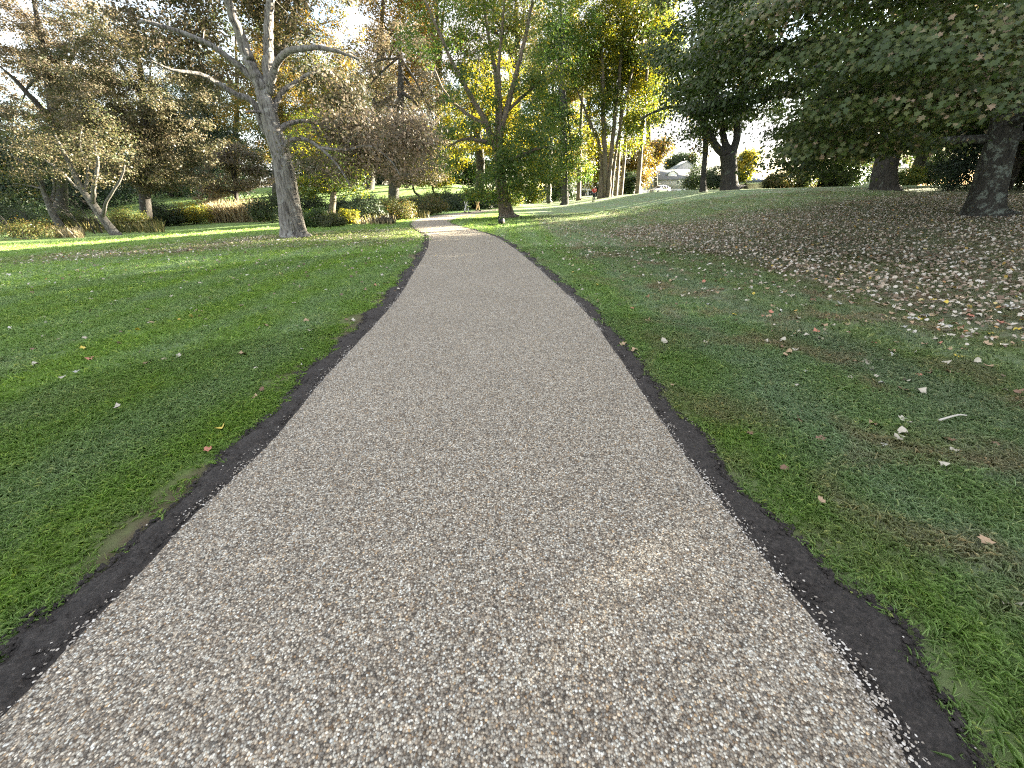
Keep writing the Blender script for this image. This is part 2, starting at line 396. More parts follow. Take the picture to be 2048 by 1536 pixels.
def litter(x, y):
    x = np.asarray(x, float); y = np.asarray(y, float); nz = n2(x, y, .45).reshape(x.shape) - .5; nf = n2(x, y, 1.6, 3).reshape(x.shape) - .5
    dr = x - rx(np.minimum(y, YMAX))
    a = S((dr - 2.7 + 2.6 * nz + .8 * nf) / 3.2) * S((y - 1) / 4) * (1 - .93 * S((y - 17 - .25 * (x - 10)) / 7)) * S((x - 2) / 2)
    low = .3 * S((dr - 1.0 + 1.5 * nz) / 2) * S((x - 1) / 1) * (1 - S((y - 26) / 9))
    b = S((y - 12.2 - .12 * (x + 8)) / 3.2) * (1 - S((y - 19.0 - .42 * (x + 10)) / 2.0)) * S((-2.6 - x) / 2.2) * S((x + 22) / 10) * (.75 + nz)
    return np.clip(np.maximum(np.maximum(a, low), b), 0, 1)

# ground sheet
def graded(lo, hi, a, b, fine, n):
    return np.concatenate([a - (a - lo) * (np.linspace(1, 0, n, endpoint=False) ** 2), np.arange(a, b, fine), b + (hi - b) * np.linspace(0, 1, n + 1) ** 2])
def refine(a, lo, hi, st): return np.concatenate([a[a < lo - 1e-6], np.arange(lo, hi, st), a[a >= hi]])
gx = refine(graded(-900, 900, -34, 34, .45, 26), -4, 4, .1); gy = refine(graded(-60, 1500, -8, 70, .45, 30), -1, 14, .12)
GX, GY = np.meshgrid(gx, gy); gz = terrain(GX, GY)
gd, _ = path_dist(GX.ravel(), GY.ravel()); gd = gd.reshape(GX.shape)
gz = gz - .0 * gd
nx, ny = len(gx), len(gy); idx = np.arange(nx * ny).reshape(ny, nx)
gf = np.stack([idx[:-1, :-1], idx[:-1, 1:], idx[1:, 1:], idx[1:, :-1]], -1).reshape(-1, 4)

def ground_color(t, lit_type):
    """lawn colours as a function of the place: mowing stripes and bluish sky sheen painted into the colour, thatch, leaf mould"""
    g = nd(t, 'ShaderNodeNewGeometry'); sx = nd(t, 'ShaderNodeSeparateXYZ'); t.links.new(g.outputs['Position'], sx.inputs[0])
    def noise(sc, det=4, dist=0.0, rough=.55):
        n = nd(t, 'ShaderNodeTexNoise', Scale=sc, Detail=float(det), Distortion=dist, Roughness=rough); t.links.new(g.outputs['Position'], n.inputs['Vector']); return n.outputs['Fac']
    def mth(op, a, b=None, clamp=False):
        m = nd(t, 'ShaderNodeMath', operation=op); m.use_clamp = clamp
        for i, v in enumerate((a, b)):
            if v is None: continue
            if isinstance(v, (int, float)): m.inputs[i].default_value = v
            else: t.links.new(v, m.inputs[i])
        return m.outputs[0]
    def mixc(f, a, b):
        m = nd(t, 'ShaderNodeMixRGB')
        for k, v in (('Fac', f), ('Color1', a), ('Color2', b)):
            if isinstance(v, tuple): m.inputs[k].default_value = (*v, 1)
            elif isinstance(v, (int, float)): m.inputs[k].default_value = v
            else: t.links.new(v, m.inputs[k])
        return m.outputs['Color']
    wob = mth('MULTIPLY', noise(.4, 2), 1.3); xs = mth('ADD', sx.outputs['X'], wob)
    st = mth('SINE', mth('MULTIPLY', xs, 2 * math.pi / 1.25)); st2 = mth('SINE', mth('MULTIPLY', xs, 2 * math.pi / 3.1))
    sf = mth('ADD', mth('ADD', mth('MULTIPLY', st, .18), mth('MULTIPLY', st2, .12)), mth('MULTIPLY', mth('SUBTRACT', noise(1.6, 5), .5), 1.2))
    side = mth('MULTIPLY', mth('SUBTRACT', sx.outputs['X'], .2), .5, True)     # painted sheen is stronger right of the path
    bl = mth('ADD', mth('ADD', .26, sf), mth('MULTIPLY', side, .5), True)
    c = mixc(bl, (.29, .45, .1), (.35, .47, .28))  # sky sheen of the mown bands painted as a bluish tint
    fine = mth('MULTIPLY', mth('SUBTRACT', noise(9, 4), .35), 1.6, True)
    c = mixc(mth('MULTIPLY', fine, .2), c, (.05, .1, .03))
    # dead thatch, mostly on the right
    th = mth('MULTIPLY', mth('SUBTRACT', noise(1.15, 5, .6), .5), 6.0, True)
    th = mth('MULTIPLY', th, mth('ADD', .1, mth('MULTIPLY', side, .75)))
    c = mixc(th, c, (.42, .37, .25))
    far = mth('MULTIPLY', mth('SUBTRACT', sx.outputs['Y'], 19), .12, True)
    a = nd(t, 'ShaderNodeAttribute', attribute_name='litter'); a.attribute_type = lit_type
    lit = mth('MULTIPLY', mth('MULTIPLY', a.outputs['Fac'], mth('ADD', .55, noise(5, 4))), 1.15, True)
    c = mixc(mth('MULTIPLY', lit, .6), c, (.2, .155, .11))
    return c, noise, mth, mixc
def ground_mat():
    m, t, b, o = new_mat('lawn')
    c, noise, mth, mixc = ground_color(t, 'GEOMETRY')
    ba = nd(t, 'ShaderNodeAttribute', attribute_name='bare')
    c = mixc(mth('MULTIPLY', ba.outputs['Fac'], mth('ADD', .35, mth('MULTIPLY', noise(14, 5), 1.1)), True), c, mixc(noise(3, 4), (.17, .13, .08), (.24, .2, .13)))
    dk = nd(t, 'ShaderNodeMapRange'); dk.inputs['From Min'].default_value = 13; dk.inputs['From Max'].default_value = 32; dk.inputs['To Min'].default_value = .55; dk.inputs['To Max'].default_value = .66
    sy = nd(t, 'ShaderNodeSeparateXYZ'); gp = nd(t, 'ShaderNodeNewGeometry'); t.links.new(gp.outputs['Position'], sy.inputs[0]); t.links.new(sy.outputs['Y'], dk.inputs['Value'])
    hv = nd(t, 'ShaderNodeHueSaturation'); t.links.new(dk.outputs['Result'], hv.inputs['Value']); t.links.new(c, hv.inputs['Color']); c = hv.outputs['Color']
    t.links.new(c, b.inputs['Base Color']); b.inputs['Roughness'].default_value = .95; b.inputs['Specular IOR Level'].default_value = .15
    bp = nd(t, 'ShaderNodeBump', Strength=.8, Distance=.05); t.links.new(noise(28, 5, 0, .7), bp.inputs['Height']); t.links.new(bp.outputs['Normal'], b.inputs['Normal'])
    return m
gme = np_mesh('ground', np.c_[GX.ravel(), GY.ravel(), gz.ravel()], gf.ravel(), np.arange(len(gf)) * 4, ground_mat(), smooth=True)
la = gme.attributes.new('litter', 'FLOAT', 'POINT'); la.data.foreach_set('value', litter(GX.ravel(), GY.ravel()).astype(np.float32))
gd_, gs_ = path_dist(GX.ravel(), GY.ravel()); gw_ = np.where(gs_ < 0, soil_w(GY.ravel(), -1), soil_w(GY.ravel(), 1)); bw_ = gd_ - gw_
def bare_amount(X, Y, bw, side):
    k = np.where(side < 0, S((n2(X, Y, 1.2, 2) - .36) / .14), .45 * S((n2(X, Y, .9, 6) - .45) / .12))
    return k * (1 - S((bw - .02) / np.where(side < 0, .45, .25))) * S((16 - Y) / 4)
gme.attributes.new('bare', 'FLOAT', 'POINT').data.foreach_set('value', bare_amount(GX.ravel(), GY.ravel(), bw_, gs_).astype(np.float32))
tag(link('ground', gme), kind='structure')

# gravel path
def path_mat():
    m, t, b, o = new_mat('exposed_pebble_aggregate'); g = nd(t, 'ShaderNodeNewGeometry')
    mpn = nd(t, 'ShaderNodeMapping', Scale=(1, 1, 0)); t.links.new(g.outputs['Position'], mpn.inputs['Vector'])
    v = nd(t, 'ShaderNodeTexVoronoi', Scale=132.0); t.links.new(mpn.outputs['Vector'], v.inputs['Vector'])
    sp = nd(t, 'ShaderNodeSeparateColor'); t.links.new(v.outputs['Color'], sp.inputs['Color'])
    rp = ramp(t, [(0, (.1, .087, .07)), (.2, (.19, .165, .135)), (.38, (.285, .242, .19)), (.55, (.36, .315, .255)), (.72, (.43, .39, .325)), (.88, (.58, .55, .47)), (1, (.78, .75, .67))])
    t.links.new(sp.outputs['Red'], rp.inputs['Fac'])
    hue = ramp(t, [(0, (.93, .98, 1.02)), (.35, (1.0, 1.0, .98)), (.7, (1.0, .96, .9)), (.93, (1, .9, .78)), (1, (1.05, .78, .5))]); t.links.new(sp.outputs['Green'], hue.inputs['Fac'])
    mu = nd(t, 'ShaderNodeMixRGB', blend_type='MULTIPLY'); mu.inputs['Fac'].default_value = 1; t.links.new(rp.outputs['Color'], mu.inputs['Color1']); t.links.new(hue.outputs['Color'], mu.inputs['Color2'])
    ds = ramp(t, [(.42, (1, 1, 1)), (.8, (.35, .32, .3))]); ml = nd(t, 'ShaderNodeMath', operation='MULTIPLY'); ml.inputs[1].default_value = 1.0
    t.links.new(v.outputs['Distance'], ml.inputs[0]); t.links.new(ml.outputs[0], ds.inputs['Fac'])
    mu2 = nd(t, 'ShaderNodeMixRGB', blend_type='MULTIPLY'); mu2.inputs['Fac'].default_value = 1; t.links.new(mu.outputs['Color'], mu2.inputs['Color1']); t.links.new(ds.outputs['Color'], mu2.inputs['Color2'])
    # patches where finer or darker stone gathered, and faint trowel drifts
    cur = mu2.outputs['Color']
    for sc, lo, hi, det in ((38, .8, 1.2, 2), (11, .9, 1.1, 3), (.9, .94, 1.06, 4)):
        n = nd(t, 'ShaderNodeTexNoise', Scale=float(sc), Detail=float(det)); t.links.new(mpn.outputs['Vector'], n.inputs['Vector'])
        rr = nd(t, 'ShaderNodeMapRange'); rr.inputs['From Min'].default_value = .3; rr.inputs['From Max'].default_value = .7; rr.inputs['To Min'].default_value = lo; rr.inputs['To Max'].default_value = hi
        t.links.new(n.outputs['Fac'], rr.inputs['Value'])
        mm = nd(t, 'ShaderNodeMixRGB', blend_type='MULTIPLY'); mm.inputs['Fac'].default_value = 1; t.links.new(cur, mm.inputs['Color1']); t.links.new(rr.outputs['Result'], mm.inputs['Color2']); cur = mm.outputs['Color']
    t.links.new(cur, b.inputs['Base Color']); b.inputs['Roughness'].default_value = .62; b.inputs['Specular IOR Level'].default_value = .35
    iv = nd(t, 'ShaderNodeMath', operation='SUBTRACT'); iv.inputs[0].default_value = 1; t.links.new(v.outputs['Distance'], iv.inputs[1])
    ad = nd(t, 'ShaderNodeMath', operation='MULTIPLY_ADD'); ad.inputs[1].default_value = .6; t.links.new(sp.outputs['Blue'], ad.inputs[0]); t.links.new(iv.outputs[0], ad.inputs[2])
    bp = nd(t, 'ShaderNodeBump', Strength=.85, Distance=.006); t.links.new(ad.outputs[0], bp.inputs['Height']); t.links.new(bp.outputs['Normal'], b.inputs['Normal'])
    return m
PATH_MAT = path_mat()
ys = np.concatenate([np.arange(-5.5, 4, .05), np.arange(4, 20, .15), np.arange(20, YMAX, .3)]); nc = 11
PX = []; 
for y in ys:
    a, b = float(lx(y)), float(rx(y))
    ja = .007 * (random.random() - .5) * 2; jb = .007 * (random.random() - .5) * 2
    PX.append([(a + ja if i == 0 else b + jb if i == nc - 1 else a + (b - a) * i / (nc - 1), y) for i in range(nc)])
PX = np.array(PX); pz = np.maximum(terrain(PX[..., 0], PX[..., 1]), 0) + .022; pz[:, 0] -= .008; pz[:, -1] -= .008
idx = np.arange(len(ys) * nc).reshape(-1, nc)
pf = np.stack([idx[:-1, :-1], idx[:-1, 1:], idx[1:, 1:], idx[1:, :-1]], -1).reshape(-1, 4)
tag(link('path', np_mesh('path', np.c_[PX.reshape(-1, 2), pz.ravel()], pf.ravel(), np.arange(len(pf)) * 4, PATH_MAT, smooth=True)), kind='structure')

# dark soil raked along both edges
def soil_mat():
    m, t, b, o = new_mat('dark_loam'); g = nd(t, 'ShaderNodeNewGeometry')
    n = nd(t, 'ShaderNodeTexNoise', Scale=60.0, Detail=6.0, Roughness=.7); t.links.new(g.outputs['Position'], n.inputs['Vector'])
    rp = ramp(t, [(.32, (.014, .012, .01)), (.55, (.055, .046, .04)), (.75, (.13, .11, .095))]); t.links.new(n.outputs['Fac'], rp.inputs['Fac']); t.links.new(rp.outputs['Color'], b.inputs['Base Color'])
    b.inputs['Roughness'].default_value = .95
    bp = nd(t, 'ShaderNodeBump', Strength=1.0, Distance=.035); t.links.new(n.outputs['Fac'], bp.inputs['Height']); t.links.new(bp.outputs['Normal'], b.inputs['Normal']); return m
SOIL = soil_mat()
for side in (-1, 1):
    f = lx if side < 0 else rx
    yy = np.concatenate([np.arange(-5, 6, .025), np.arange(6, 20, .07), np.arange(20, 48, .25)]); sl = slope(f, yy); q = np.sqrt(1 + sl ** 2)
    nxv, nyv = side / q, -side * sl / q
    w = soil_w(yy, side) * 1.12; cols = np.array([-.06, -.01, .12, .26, .4, .54, .68, .82, .93, 1.0]); V = []
    for k, cfrac in enumerate(cols):
        dist = cfrac * w if cfrac > 0 else np.full_like(w, cfrac)
        X, Y = f(yy) + nxv * dist, yy + nyv * dist
        base = terrain(X, Y)
        prof = .012 + .014 * math.sin(max(0, cfrac) * math.pi)
        if cfrac > .8: prof = .012 - .028 * (cfrac - .8) / .2
        z = base + prof + (.024 * (n2(X, Y, 16) - .5) + .02 * (n2(X, Y, 45, 4) - .5) + .012 * (n2(X, Y, 6, 2) - .5)) * (1 if cfrac > 0 else 0)
        V.append(np.c_[X, Y, z])
    V = np.stack(V, 1); n_ = len(cols); idx = np.arange(len(yy) * n_).reshape(-1, n_)
    sf = np.stack([idx[:-1, :-1], idx[:-1, 1:], idx[1:, 1:], idx[1:, :-1]], -1).reshape(-1, 4)
    tag(link('soil_border', np_mesh('soil_border', V.reshape(-1, 3), sf.ravel(), np.arange(len(sf)) * 4, SOIL, smooth=True)), kind='structure')

# loose pebbles spilled over the soil and along the ragged edge
rng = np.random.default_rng(11)
OCT = np.array([(1, 0, 0), (.5, .87, 0), (-.5, .87, 0), (-1, 0, 0), (-.5, -.87, 0), (.5, -.87, 0), (.45, .3, .75), (-.5, .25, .7), (0, -.5, .75)])
OF = [(0, 1, 6), (1, 2, 7, 6), (2, 3, 7), (3, 4, 8, 7), (4, 5, 8), (5, 0, 6, 8), (6, 7, 8)]
def pebbles(name, P, size, mat):
    N = len(P); ang = rng.random(N) * 6.283; el = rng.uniform(.6, 1.3, N)
    v = OCT[None] * np.stack([size * el, size / el, size * .75], -1)[:, None]
    c, s = np.cos(ang)[:, None], np.sin(ang)[:, None]
    v = np.stack([v[..., 0] * c - v[..., 1] * s, v[..., 0] * s + v[..., 1] * c, v[..., 2]], -1) + P[:, None]
    flat = np.concatenate([np.array([i for f in OF for i in f]) + 9 * k for k in range(N)]); ln = np.array([len(f) for f in OF])
    st = np.concatenate([[0], np.cumsum(np.tile(ln, N))[:-1]])
    return np_mesh(name, v.reshape(-1, 3), flat, st, mat, np.repeat(rng.random(N), len(OF)), smooth=False)
pm, t_, b_, o_ = new_mat('loose_pebble')
aa = nd(t_, 'ShaderNodeAttribute', attribute_name='tint'); rp_ = ramp(t_, [(0, (.16, .14, .12)), (.4, (.3, .26, .21)), (.75, (.45, .41, .36)), (1, (.68, .65, .6))])
t_.links.new(aa.outputs['Fac'], rp_.inputs['Fac']); t_.links.new(rp_.outputs['Color'], b_.inputs['Base Color']); b_.inputs['Roughness'].default_value = .6
P = []
for side in (-1, 1):
    f = lx if side < 0 else rx
    n = 9000 if side > 0 else 4500
    y = -.2 + 13 * rng.random(n) ** 1.7; d = rng.normal(.004, .024, n); d = np.where(d > 0, d * 1.5, d); d = np.where(rng.random(n) < .06, rng.random(n) * soil_w(y, side), d)
    clump = n2(y, y * 0 + 5 * side, 3.0); keep = rng.random(n) < .06 + .9 * S((clump - .42) / .35); y, d = y[keep], d[keep]
    sl = slope(f, y); q = np.sqrt(1 + sl ** 2); X = f(y) + side * d / q; Y = y - side * sl * d / q
    P.append(np.c_[X, Y, terrain(X, Y) + np.where(d < .01, .016, .02) + .004 * rng.random(len(X))])
P = np.concatenate(P)
tag(link('gravel', pebbles('gravel', P, .0026 + .0036 * rng.random(len(P)) ** 1.6, pm)), kind='stuff')

# clods of the loose soil, thrown a little into the grass
P = []
for side in (-1, 1):
    f = lx if side < 0 else rx; n = 12000; y = -.2 + 15 * rng.random(n) ** 1.6; w = soil_w(y, side); d = np.where(rng.random(n) < .35, w * (.93 + .1 * rng.normal(size=n)), w * rng.random(n)); d = np.maximum(d, .03)
    sl = slope(f, y); q = np.sqrt(1 + sl ** 2); X = f(y) + side * d / q; Y = y - side * sl * d / q; P.append(np.c_[X, Y, terrain(X, Y) + .012 + .012 * rng.random(n) * (d < w)])
P = np.concatenate(P); tag(link('soil_crumbs', pebbles('soil_crumbs', P, .003 + .011 * rng.random(len(P)) ** 3, SOIL)), kind='stuff')

# grass: tufts of blades, one object
def tuft_mesh(i, n, rad, h, w):
    r = np.random.default_rng(100 + i); V = []; 
    a = r.random(n) * 6.283; rr = rad * np.sqrt(r.random(n)); bx, by = rr * np.cos(a), rr * np.sin(a)
    az = r.random(n) * 6.283; lean = r.uniform(.4, 1.7, n); hh = h * r.uniform(.55, 1.25, n); lay = r.uniform(.7, 1.3, n)
    dx, dy = np.cos(az) * lean * hh, np.sin(az) * lean * hh; px_, py_ = -np.sin(az) * w / 2, np.cos(az) * w / 2
    z0 = np.full(n, -.004)
    v = np.stack([np.stack([bx - px_, by - py_, z0], -1), np.stack([bx + px_, by + py_, z0], -1), np.stack([bx + dx * .45 + px_ * .8, by + dy * .45 + py_ * .8, hh * .62], -1),
                  np.stack([bx + dx, by + dy, hh * (1.02 - .32 * lean)], -1), np.stack([bx + dx * .45 - px_ * .8, by + dy * .45 - py_ * .8, hh * .62], -1)], 1)
    return np_mesh('grass_tuft', v.reshape(-1, 3), np.arange(n * 5), np.arange(n) * 5, None, r.random(n))
def grass_mat():
    m, t, b, o = new_mat('grass_blade')
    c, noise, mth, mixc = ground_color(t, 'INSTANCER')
    a = nd(t, 'ShaderNodeAttribute', attribute_name='tint'); rp = ramp(t, [(0, (.8, .84, .7)), (.5, (1.1, 1.1, 1.05)), (.86, (1.4, 1.35, 1.3)), (.96, (1.9, 1.6, 1.5)), (1, (2.2, 1.7, 1.6))]); t.links.new(a.outputs['Fac'], rp.inputs['Fac'])
    mu = nd(t, 'ShaderNodeMixRGB', blend_type='MULTIPLY'); mu.inputs['Fac'].default_value = 1; t.links.new(c, mu.inputs['Color1']); t.links.new(rp.outputs['Color'], mu.inputs['Color2'])
    t.links.new(mu.outputs['Color'], b.inputs['Base Color']); b.inputs['Roughness'].default_value = .5; b.inputs['Specular IOR Level'].default_value = .35
    tr = nd(t, 'ShaderNodeBsdfTranslucent'); mx = nd(t, 'ShaderNodeMixShader'); mx.inputs['Fac'].default_value = .5
    t.links.new(mu.outputs['Color'], tr.inputs['Color']); t.links.new(b.outputs['BSDF'], mx.inputs[1]); t.links.new(tr.outputs['BSDF'], mx.inputs[2]); t.links.new(mx.outputs['Shader'], o.inputs['Surface'])
    return m
GRASS = grass_mat()
def in_view(x, y, z, m=60):
    v = np.stack([x, y, z], -1) - CAM; d = v @ FV; d = np.where(d < .05, 1e-3, d)
    px = W0 / 2 + FPX * (v @ RV) / d; py = H0 / 2 - FPX * (v @ UV) / d
    return (d > .05) & (px > -m * 4) & (px < W0 + m * 4) & (py < H0 + m * 5)
def scatter_grass(name, y0, y1, step, tufts, smin, smax):
    rng = np.random.default_rng(int(y0 * 10) + 3)
    xs = np.arange(-1.7 * y1 - 3, 1.7 * y1 + 3, step); yv = np.arange(-1.2, y1, step); X, Y = np.meshgrid(xs, yv)
    X = X.ravel() + rng.uniform(-.5, .5, X.size) * step; Y = Y.ravel() + rng.uniform(-.5, .5, Y.size) * step
    dd = np.hypot(X, Y); Z = terrain(X, Y); d, side = path_dist(X, Y)
    w = np.where(side < 0, soil_w(Y, -1), soil_w(Y, 1))
    # tufts thin out over the bare patches beside the soil
    thin = bare_amount(X, Y, d - w, side)
    ok = in_view(X, Y, Z) & (d > w * 1.02 + .03 * rng.normal(size=len(d)) - .01) & (dd >= y0) & (dd < y1) & (rng.random(len(X)) > .85 * thin)
    lit = litter(X, Y); ok &= rng.random(len(X)) > .45 * lit
    X, Y, Z, lit = X[ok], Y[ok], Z[ok], lit[ok]; N = len(X)
    me = bpy.data.meshes.new(name); me.vertices.add(N); me.vertices.foreach_set('co', np.c_[X, Y, Z].astype(np.float32).ravel())
    # blades of one mowing pass lie over the same way
    lay = np.sin((X + 1.5 * n2(X, Y, .5)) * 2 * math.pi / 2.5) ; tl = .28 * np.sign(lay)
    me.attributes.new('rot', 'FLOAT_VECTOR', 'POINT').data.foreach_set('vector', np.c_[tl * .7 + .1 * rng.normal(size=N), .12 * rng.normal(size=N), rng.random(N) * 6.283].astype(np.float32).ravel())
    sc = rng.uniform(smin, smax, N) * (.8 + .5 * n2(X, Y, .8)) * (1 - .3 * lit)
    me.attributes.new('scl', 'FLOAT', 'POINT').data.foreach_set('value', sc.astype(np.float32))
    me.attributes.new('litter', 'FLOAT', 'POINT').data.foreach_set('value', lit.astype(np.float32))
    me.attributes.new('pick', 'INT', 'POINT').data.foreach_set('value', rng.integers(0, len(tufts), N).astype(np.int32))
    o = tag(link(name, me), kind='stuff')
    ng = bpy.data.node_groups.new('grass_scatter', 'GeometryNodeTree')
    ng.interface.new_socket('Geometry', in_out='INPUT', socket_type='NodeSocketGeometry'); ng.interface.new_socket('Geometry', in_out='OUTPUT', socket_type='NodeSocketGeometry')
    gi = ng.nodes.new('NodeGroupInput'); go = ng.nodes.new('NodeGroupOutput'); ip = ng.nodes.new('GeometryNodeInstanceOnPoints'); jn = ng.nodes.new('GeometryNodeJoinGeometry')
    for tm in reversed(tufts):
        oi = ng.nodes.new('GeometryNodeObjectInfo'); oi.inputs['Object'].default_value = tm; oi.inputs['As Instance'].default_value = True
        ng.links.new(oi.outputs['Geometry'], jn.inputs['Geometry'])
    def attr(nm, dt):
        n = ng.nodes.new('GeometryNodeInputNamedAttribute'); n.data_type = dt; n.inputs['Name'].default_value = nm; return n.outputs['Attribute']
    e2r = ng.nodes.new('FunctionNodeEulerToRotation'); ng.links.new(attr('rot', 'FLOAT_VECTOR'), e2r.inputs[0])
    ng.links.new(gi.outputs[0], ip.inputs['Points']); ng.links.new(jn.outputs[0], ip.inputs['Instance']); ip.inputs['Pick Instance'].default_value = True
    ng.links.new(attr('pick', 'INT'), ip.inputs['Instance Index']); ng.links.new(e2r.outputs[0], ip.inputs['Rotation']); ng.links.new(attr('scl', 'FLOAT'), ip.inputs['Scale'])
    ng.links.new(ip.outputs[0], go.inputs[0])
    md = o.modifiers.new('scatter', 'NODES'); md.node_group = ng
    print(name, N, 'tufts')

def mk_tuft(i, *a):
    me = tuft_mesh(i, *a); me.materials.append(GRASS); o = bpy.data.objects.new('grass_tuft', me); return o     # source only, not placed in the scene
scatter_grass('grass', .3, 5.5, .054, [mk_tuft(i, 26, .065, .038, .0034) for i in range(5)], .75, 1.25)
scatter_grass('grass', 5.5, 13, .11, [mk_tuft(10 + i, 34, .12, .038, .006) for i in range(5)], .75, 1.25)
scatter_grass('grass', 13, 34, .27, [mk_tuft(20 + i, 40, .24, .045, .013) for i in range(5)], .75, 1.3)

# ------------------------------------------------------------------ fallen leaves
rng = np.random.default_rng(21)
def sample_leaves(n, x0, x1, y0, y1):
    X = rng.uniform(x0, x1, n); Y = rng.uniform(y0, y1, n); return X, Y
Xs, Ys = [], []
for (n, x0, x1, y0, y1, k, base) in ((100000, 1, 26, .5, 32, 1.0, .01), (34000, -26, -1, 8, 26, 1.0, .012), (9000, -18, 8, .5, 24, 0, .2)):
    X, Y = sample_leaves(n, x0, x1, y0, y1); l = litter(X, Y); cl = .25 + 1.5 * n2(X, Y, .9)
    ok = rng.random(n) < (k * l ** 1.6 * .85 + base * (1 + 2.2 * S((Y - 5) / 7))) * cl; Xs.append(X[ok]); Ys.append(Y[ok])
X = np.concatenate(Xs); Y = np.concatenate(Ys); d, side = path_dist(X, Y)
ok = (d > .03) & in_view(X, Y, terrain(X, Y), 10); X, Y, d, side = X[ok], Y[ok], d[ok], side[ok]
Z = terrain(X, Y) + np.where(d > .3, .03, .03) + .01 * rng.random(len(X)); size = rng.uniform(.05, .095, len(X)) * (.72 + .28 * S((np.hypot(X, Y) - 1) / 3)); dist = np.sqrt(X ** 2 + Y ** 2 + 1.6)
order = np.argsort(-size / dist); X, Y, Z, size, d, side = X[order], Y[order], Z[order], size[order], d[order], side[order]
FALL = [('pale cream', (.44, .4, .32)), ('tan', (.36, .25, .15)), ('yellow', (.55, .42, .06)), ('salmon red', (.42, .17, .11)), ('brown', (.17, .095, .055)), ('pale grey', (.38, .37, .34))]
FW = np.array([.32, .24, .07, .1, .15, .12])
def fall_mat(nm, c):
    m = plain(nm.replace(' ', '_') + '_fallen_leaf', c, .6, 0, .22, 30); return m
FM = [fall_mat(*f) for f in FALL]
def one_leaf(k, ci):
    r = np.random.default_rng(300 + k); v = (FALLEN * .65 + MAPLE * .35 if k % 2 else FALLEN.copy()); v[:, :2] *= r.uniform(.8, 1.15, (12, 1)); v[:, 0] *= r.uniform(.6, 1.0); bend = r.uniform(.4, 1.5); v[:, 2] = bend * (v[:, 0] ** 2) * r.choice([1, -1]) + .5 * bend * v[:, 1] ** 2 + .05 * r.normal(size=len(v))
    v[:, 2] -= v[:, 2].min(); me = np_mesh('fallen_leaf', np.vstack([v, [0, 0, v[:, 2].mean() * .6]]), [i for j in range(12) for i in (j, (j + 1) % 12, 12)], np.arange(12) * 3, FM[ci]); return me
LM = {(k, ci): one_leaf(k * 7 + ci, ci) for k in range(4) for ci in range(6)}
NI = 300
for i in range(NI):
    ci = int(rng.choice(6, p=FW)); o = link('fallen_leaf', LM[(i % 4, ci)])
    o.location = (X[i], Y[i], Z[i] - .012); o.rotation_euler = (rng.normal() * .25, rng.normal() * .25, rng.random() * 6.283); o.scale = (size[i],) * 3
    w = float(soil_w(Y[i], side[i])); sd_ = 'left' if side[i] < 0 else 'right'; dn = FALL[ci][0]
    where = (f'on the dark soil {sd_} of the path' if d[i] < w + .05 else f'in the grass just {sd_} of the soil strip' if d[i] < w + .7 else f'on the lawn well {sd_} of the path' if d[i] < 3 else f'far out on the {sd_} lawn')
    ln = '' if size[i] < .07 else 'broad ' if size[i] > .09 else ''
    tag(o, f'{ln}{dn} fallen maple leaf {where}', 'leaf', f'{ln}{dn} leaves {where}')
X, Y, Z, size = X[NI:], Y[NI:], Z[NI:], size[NI:]; N = len(X)
fm_all = leaf_mat('leaf_litter', [(0, (.12, .08, .055)), (.25, (.26, .19, .135)), (.5, (.42, .34, .26)), (.75, (.56, .5, .42)), (.95, (.66, .62, .56)), (.98, (.5, .38, .07)), (1, (.42, .2, .1))], .12, .6, .3)
nrm = np.array([0, 0, 1.0]) + rng.normal(size=(N, 3)) * .5
tag(link('fallen_leaves', leaves_mesh('fallen_leaves', np.c_[X, Y, Z], nrm, size * rng.uniform(.62, 1.0, N), np.clip(rng.random(N) ** 1.0, 0, 1), FALLEN, fm_all, rng)), kind='stuff')
print('fallen', N)

# ------------------------------------------------------------------ trees near the path
def ext(p, q, L_): # extend a polyline upwards
    return p
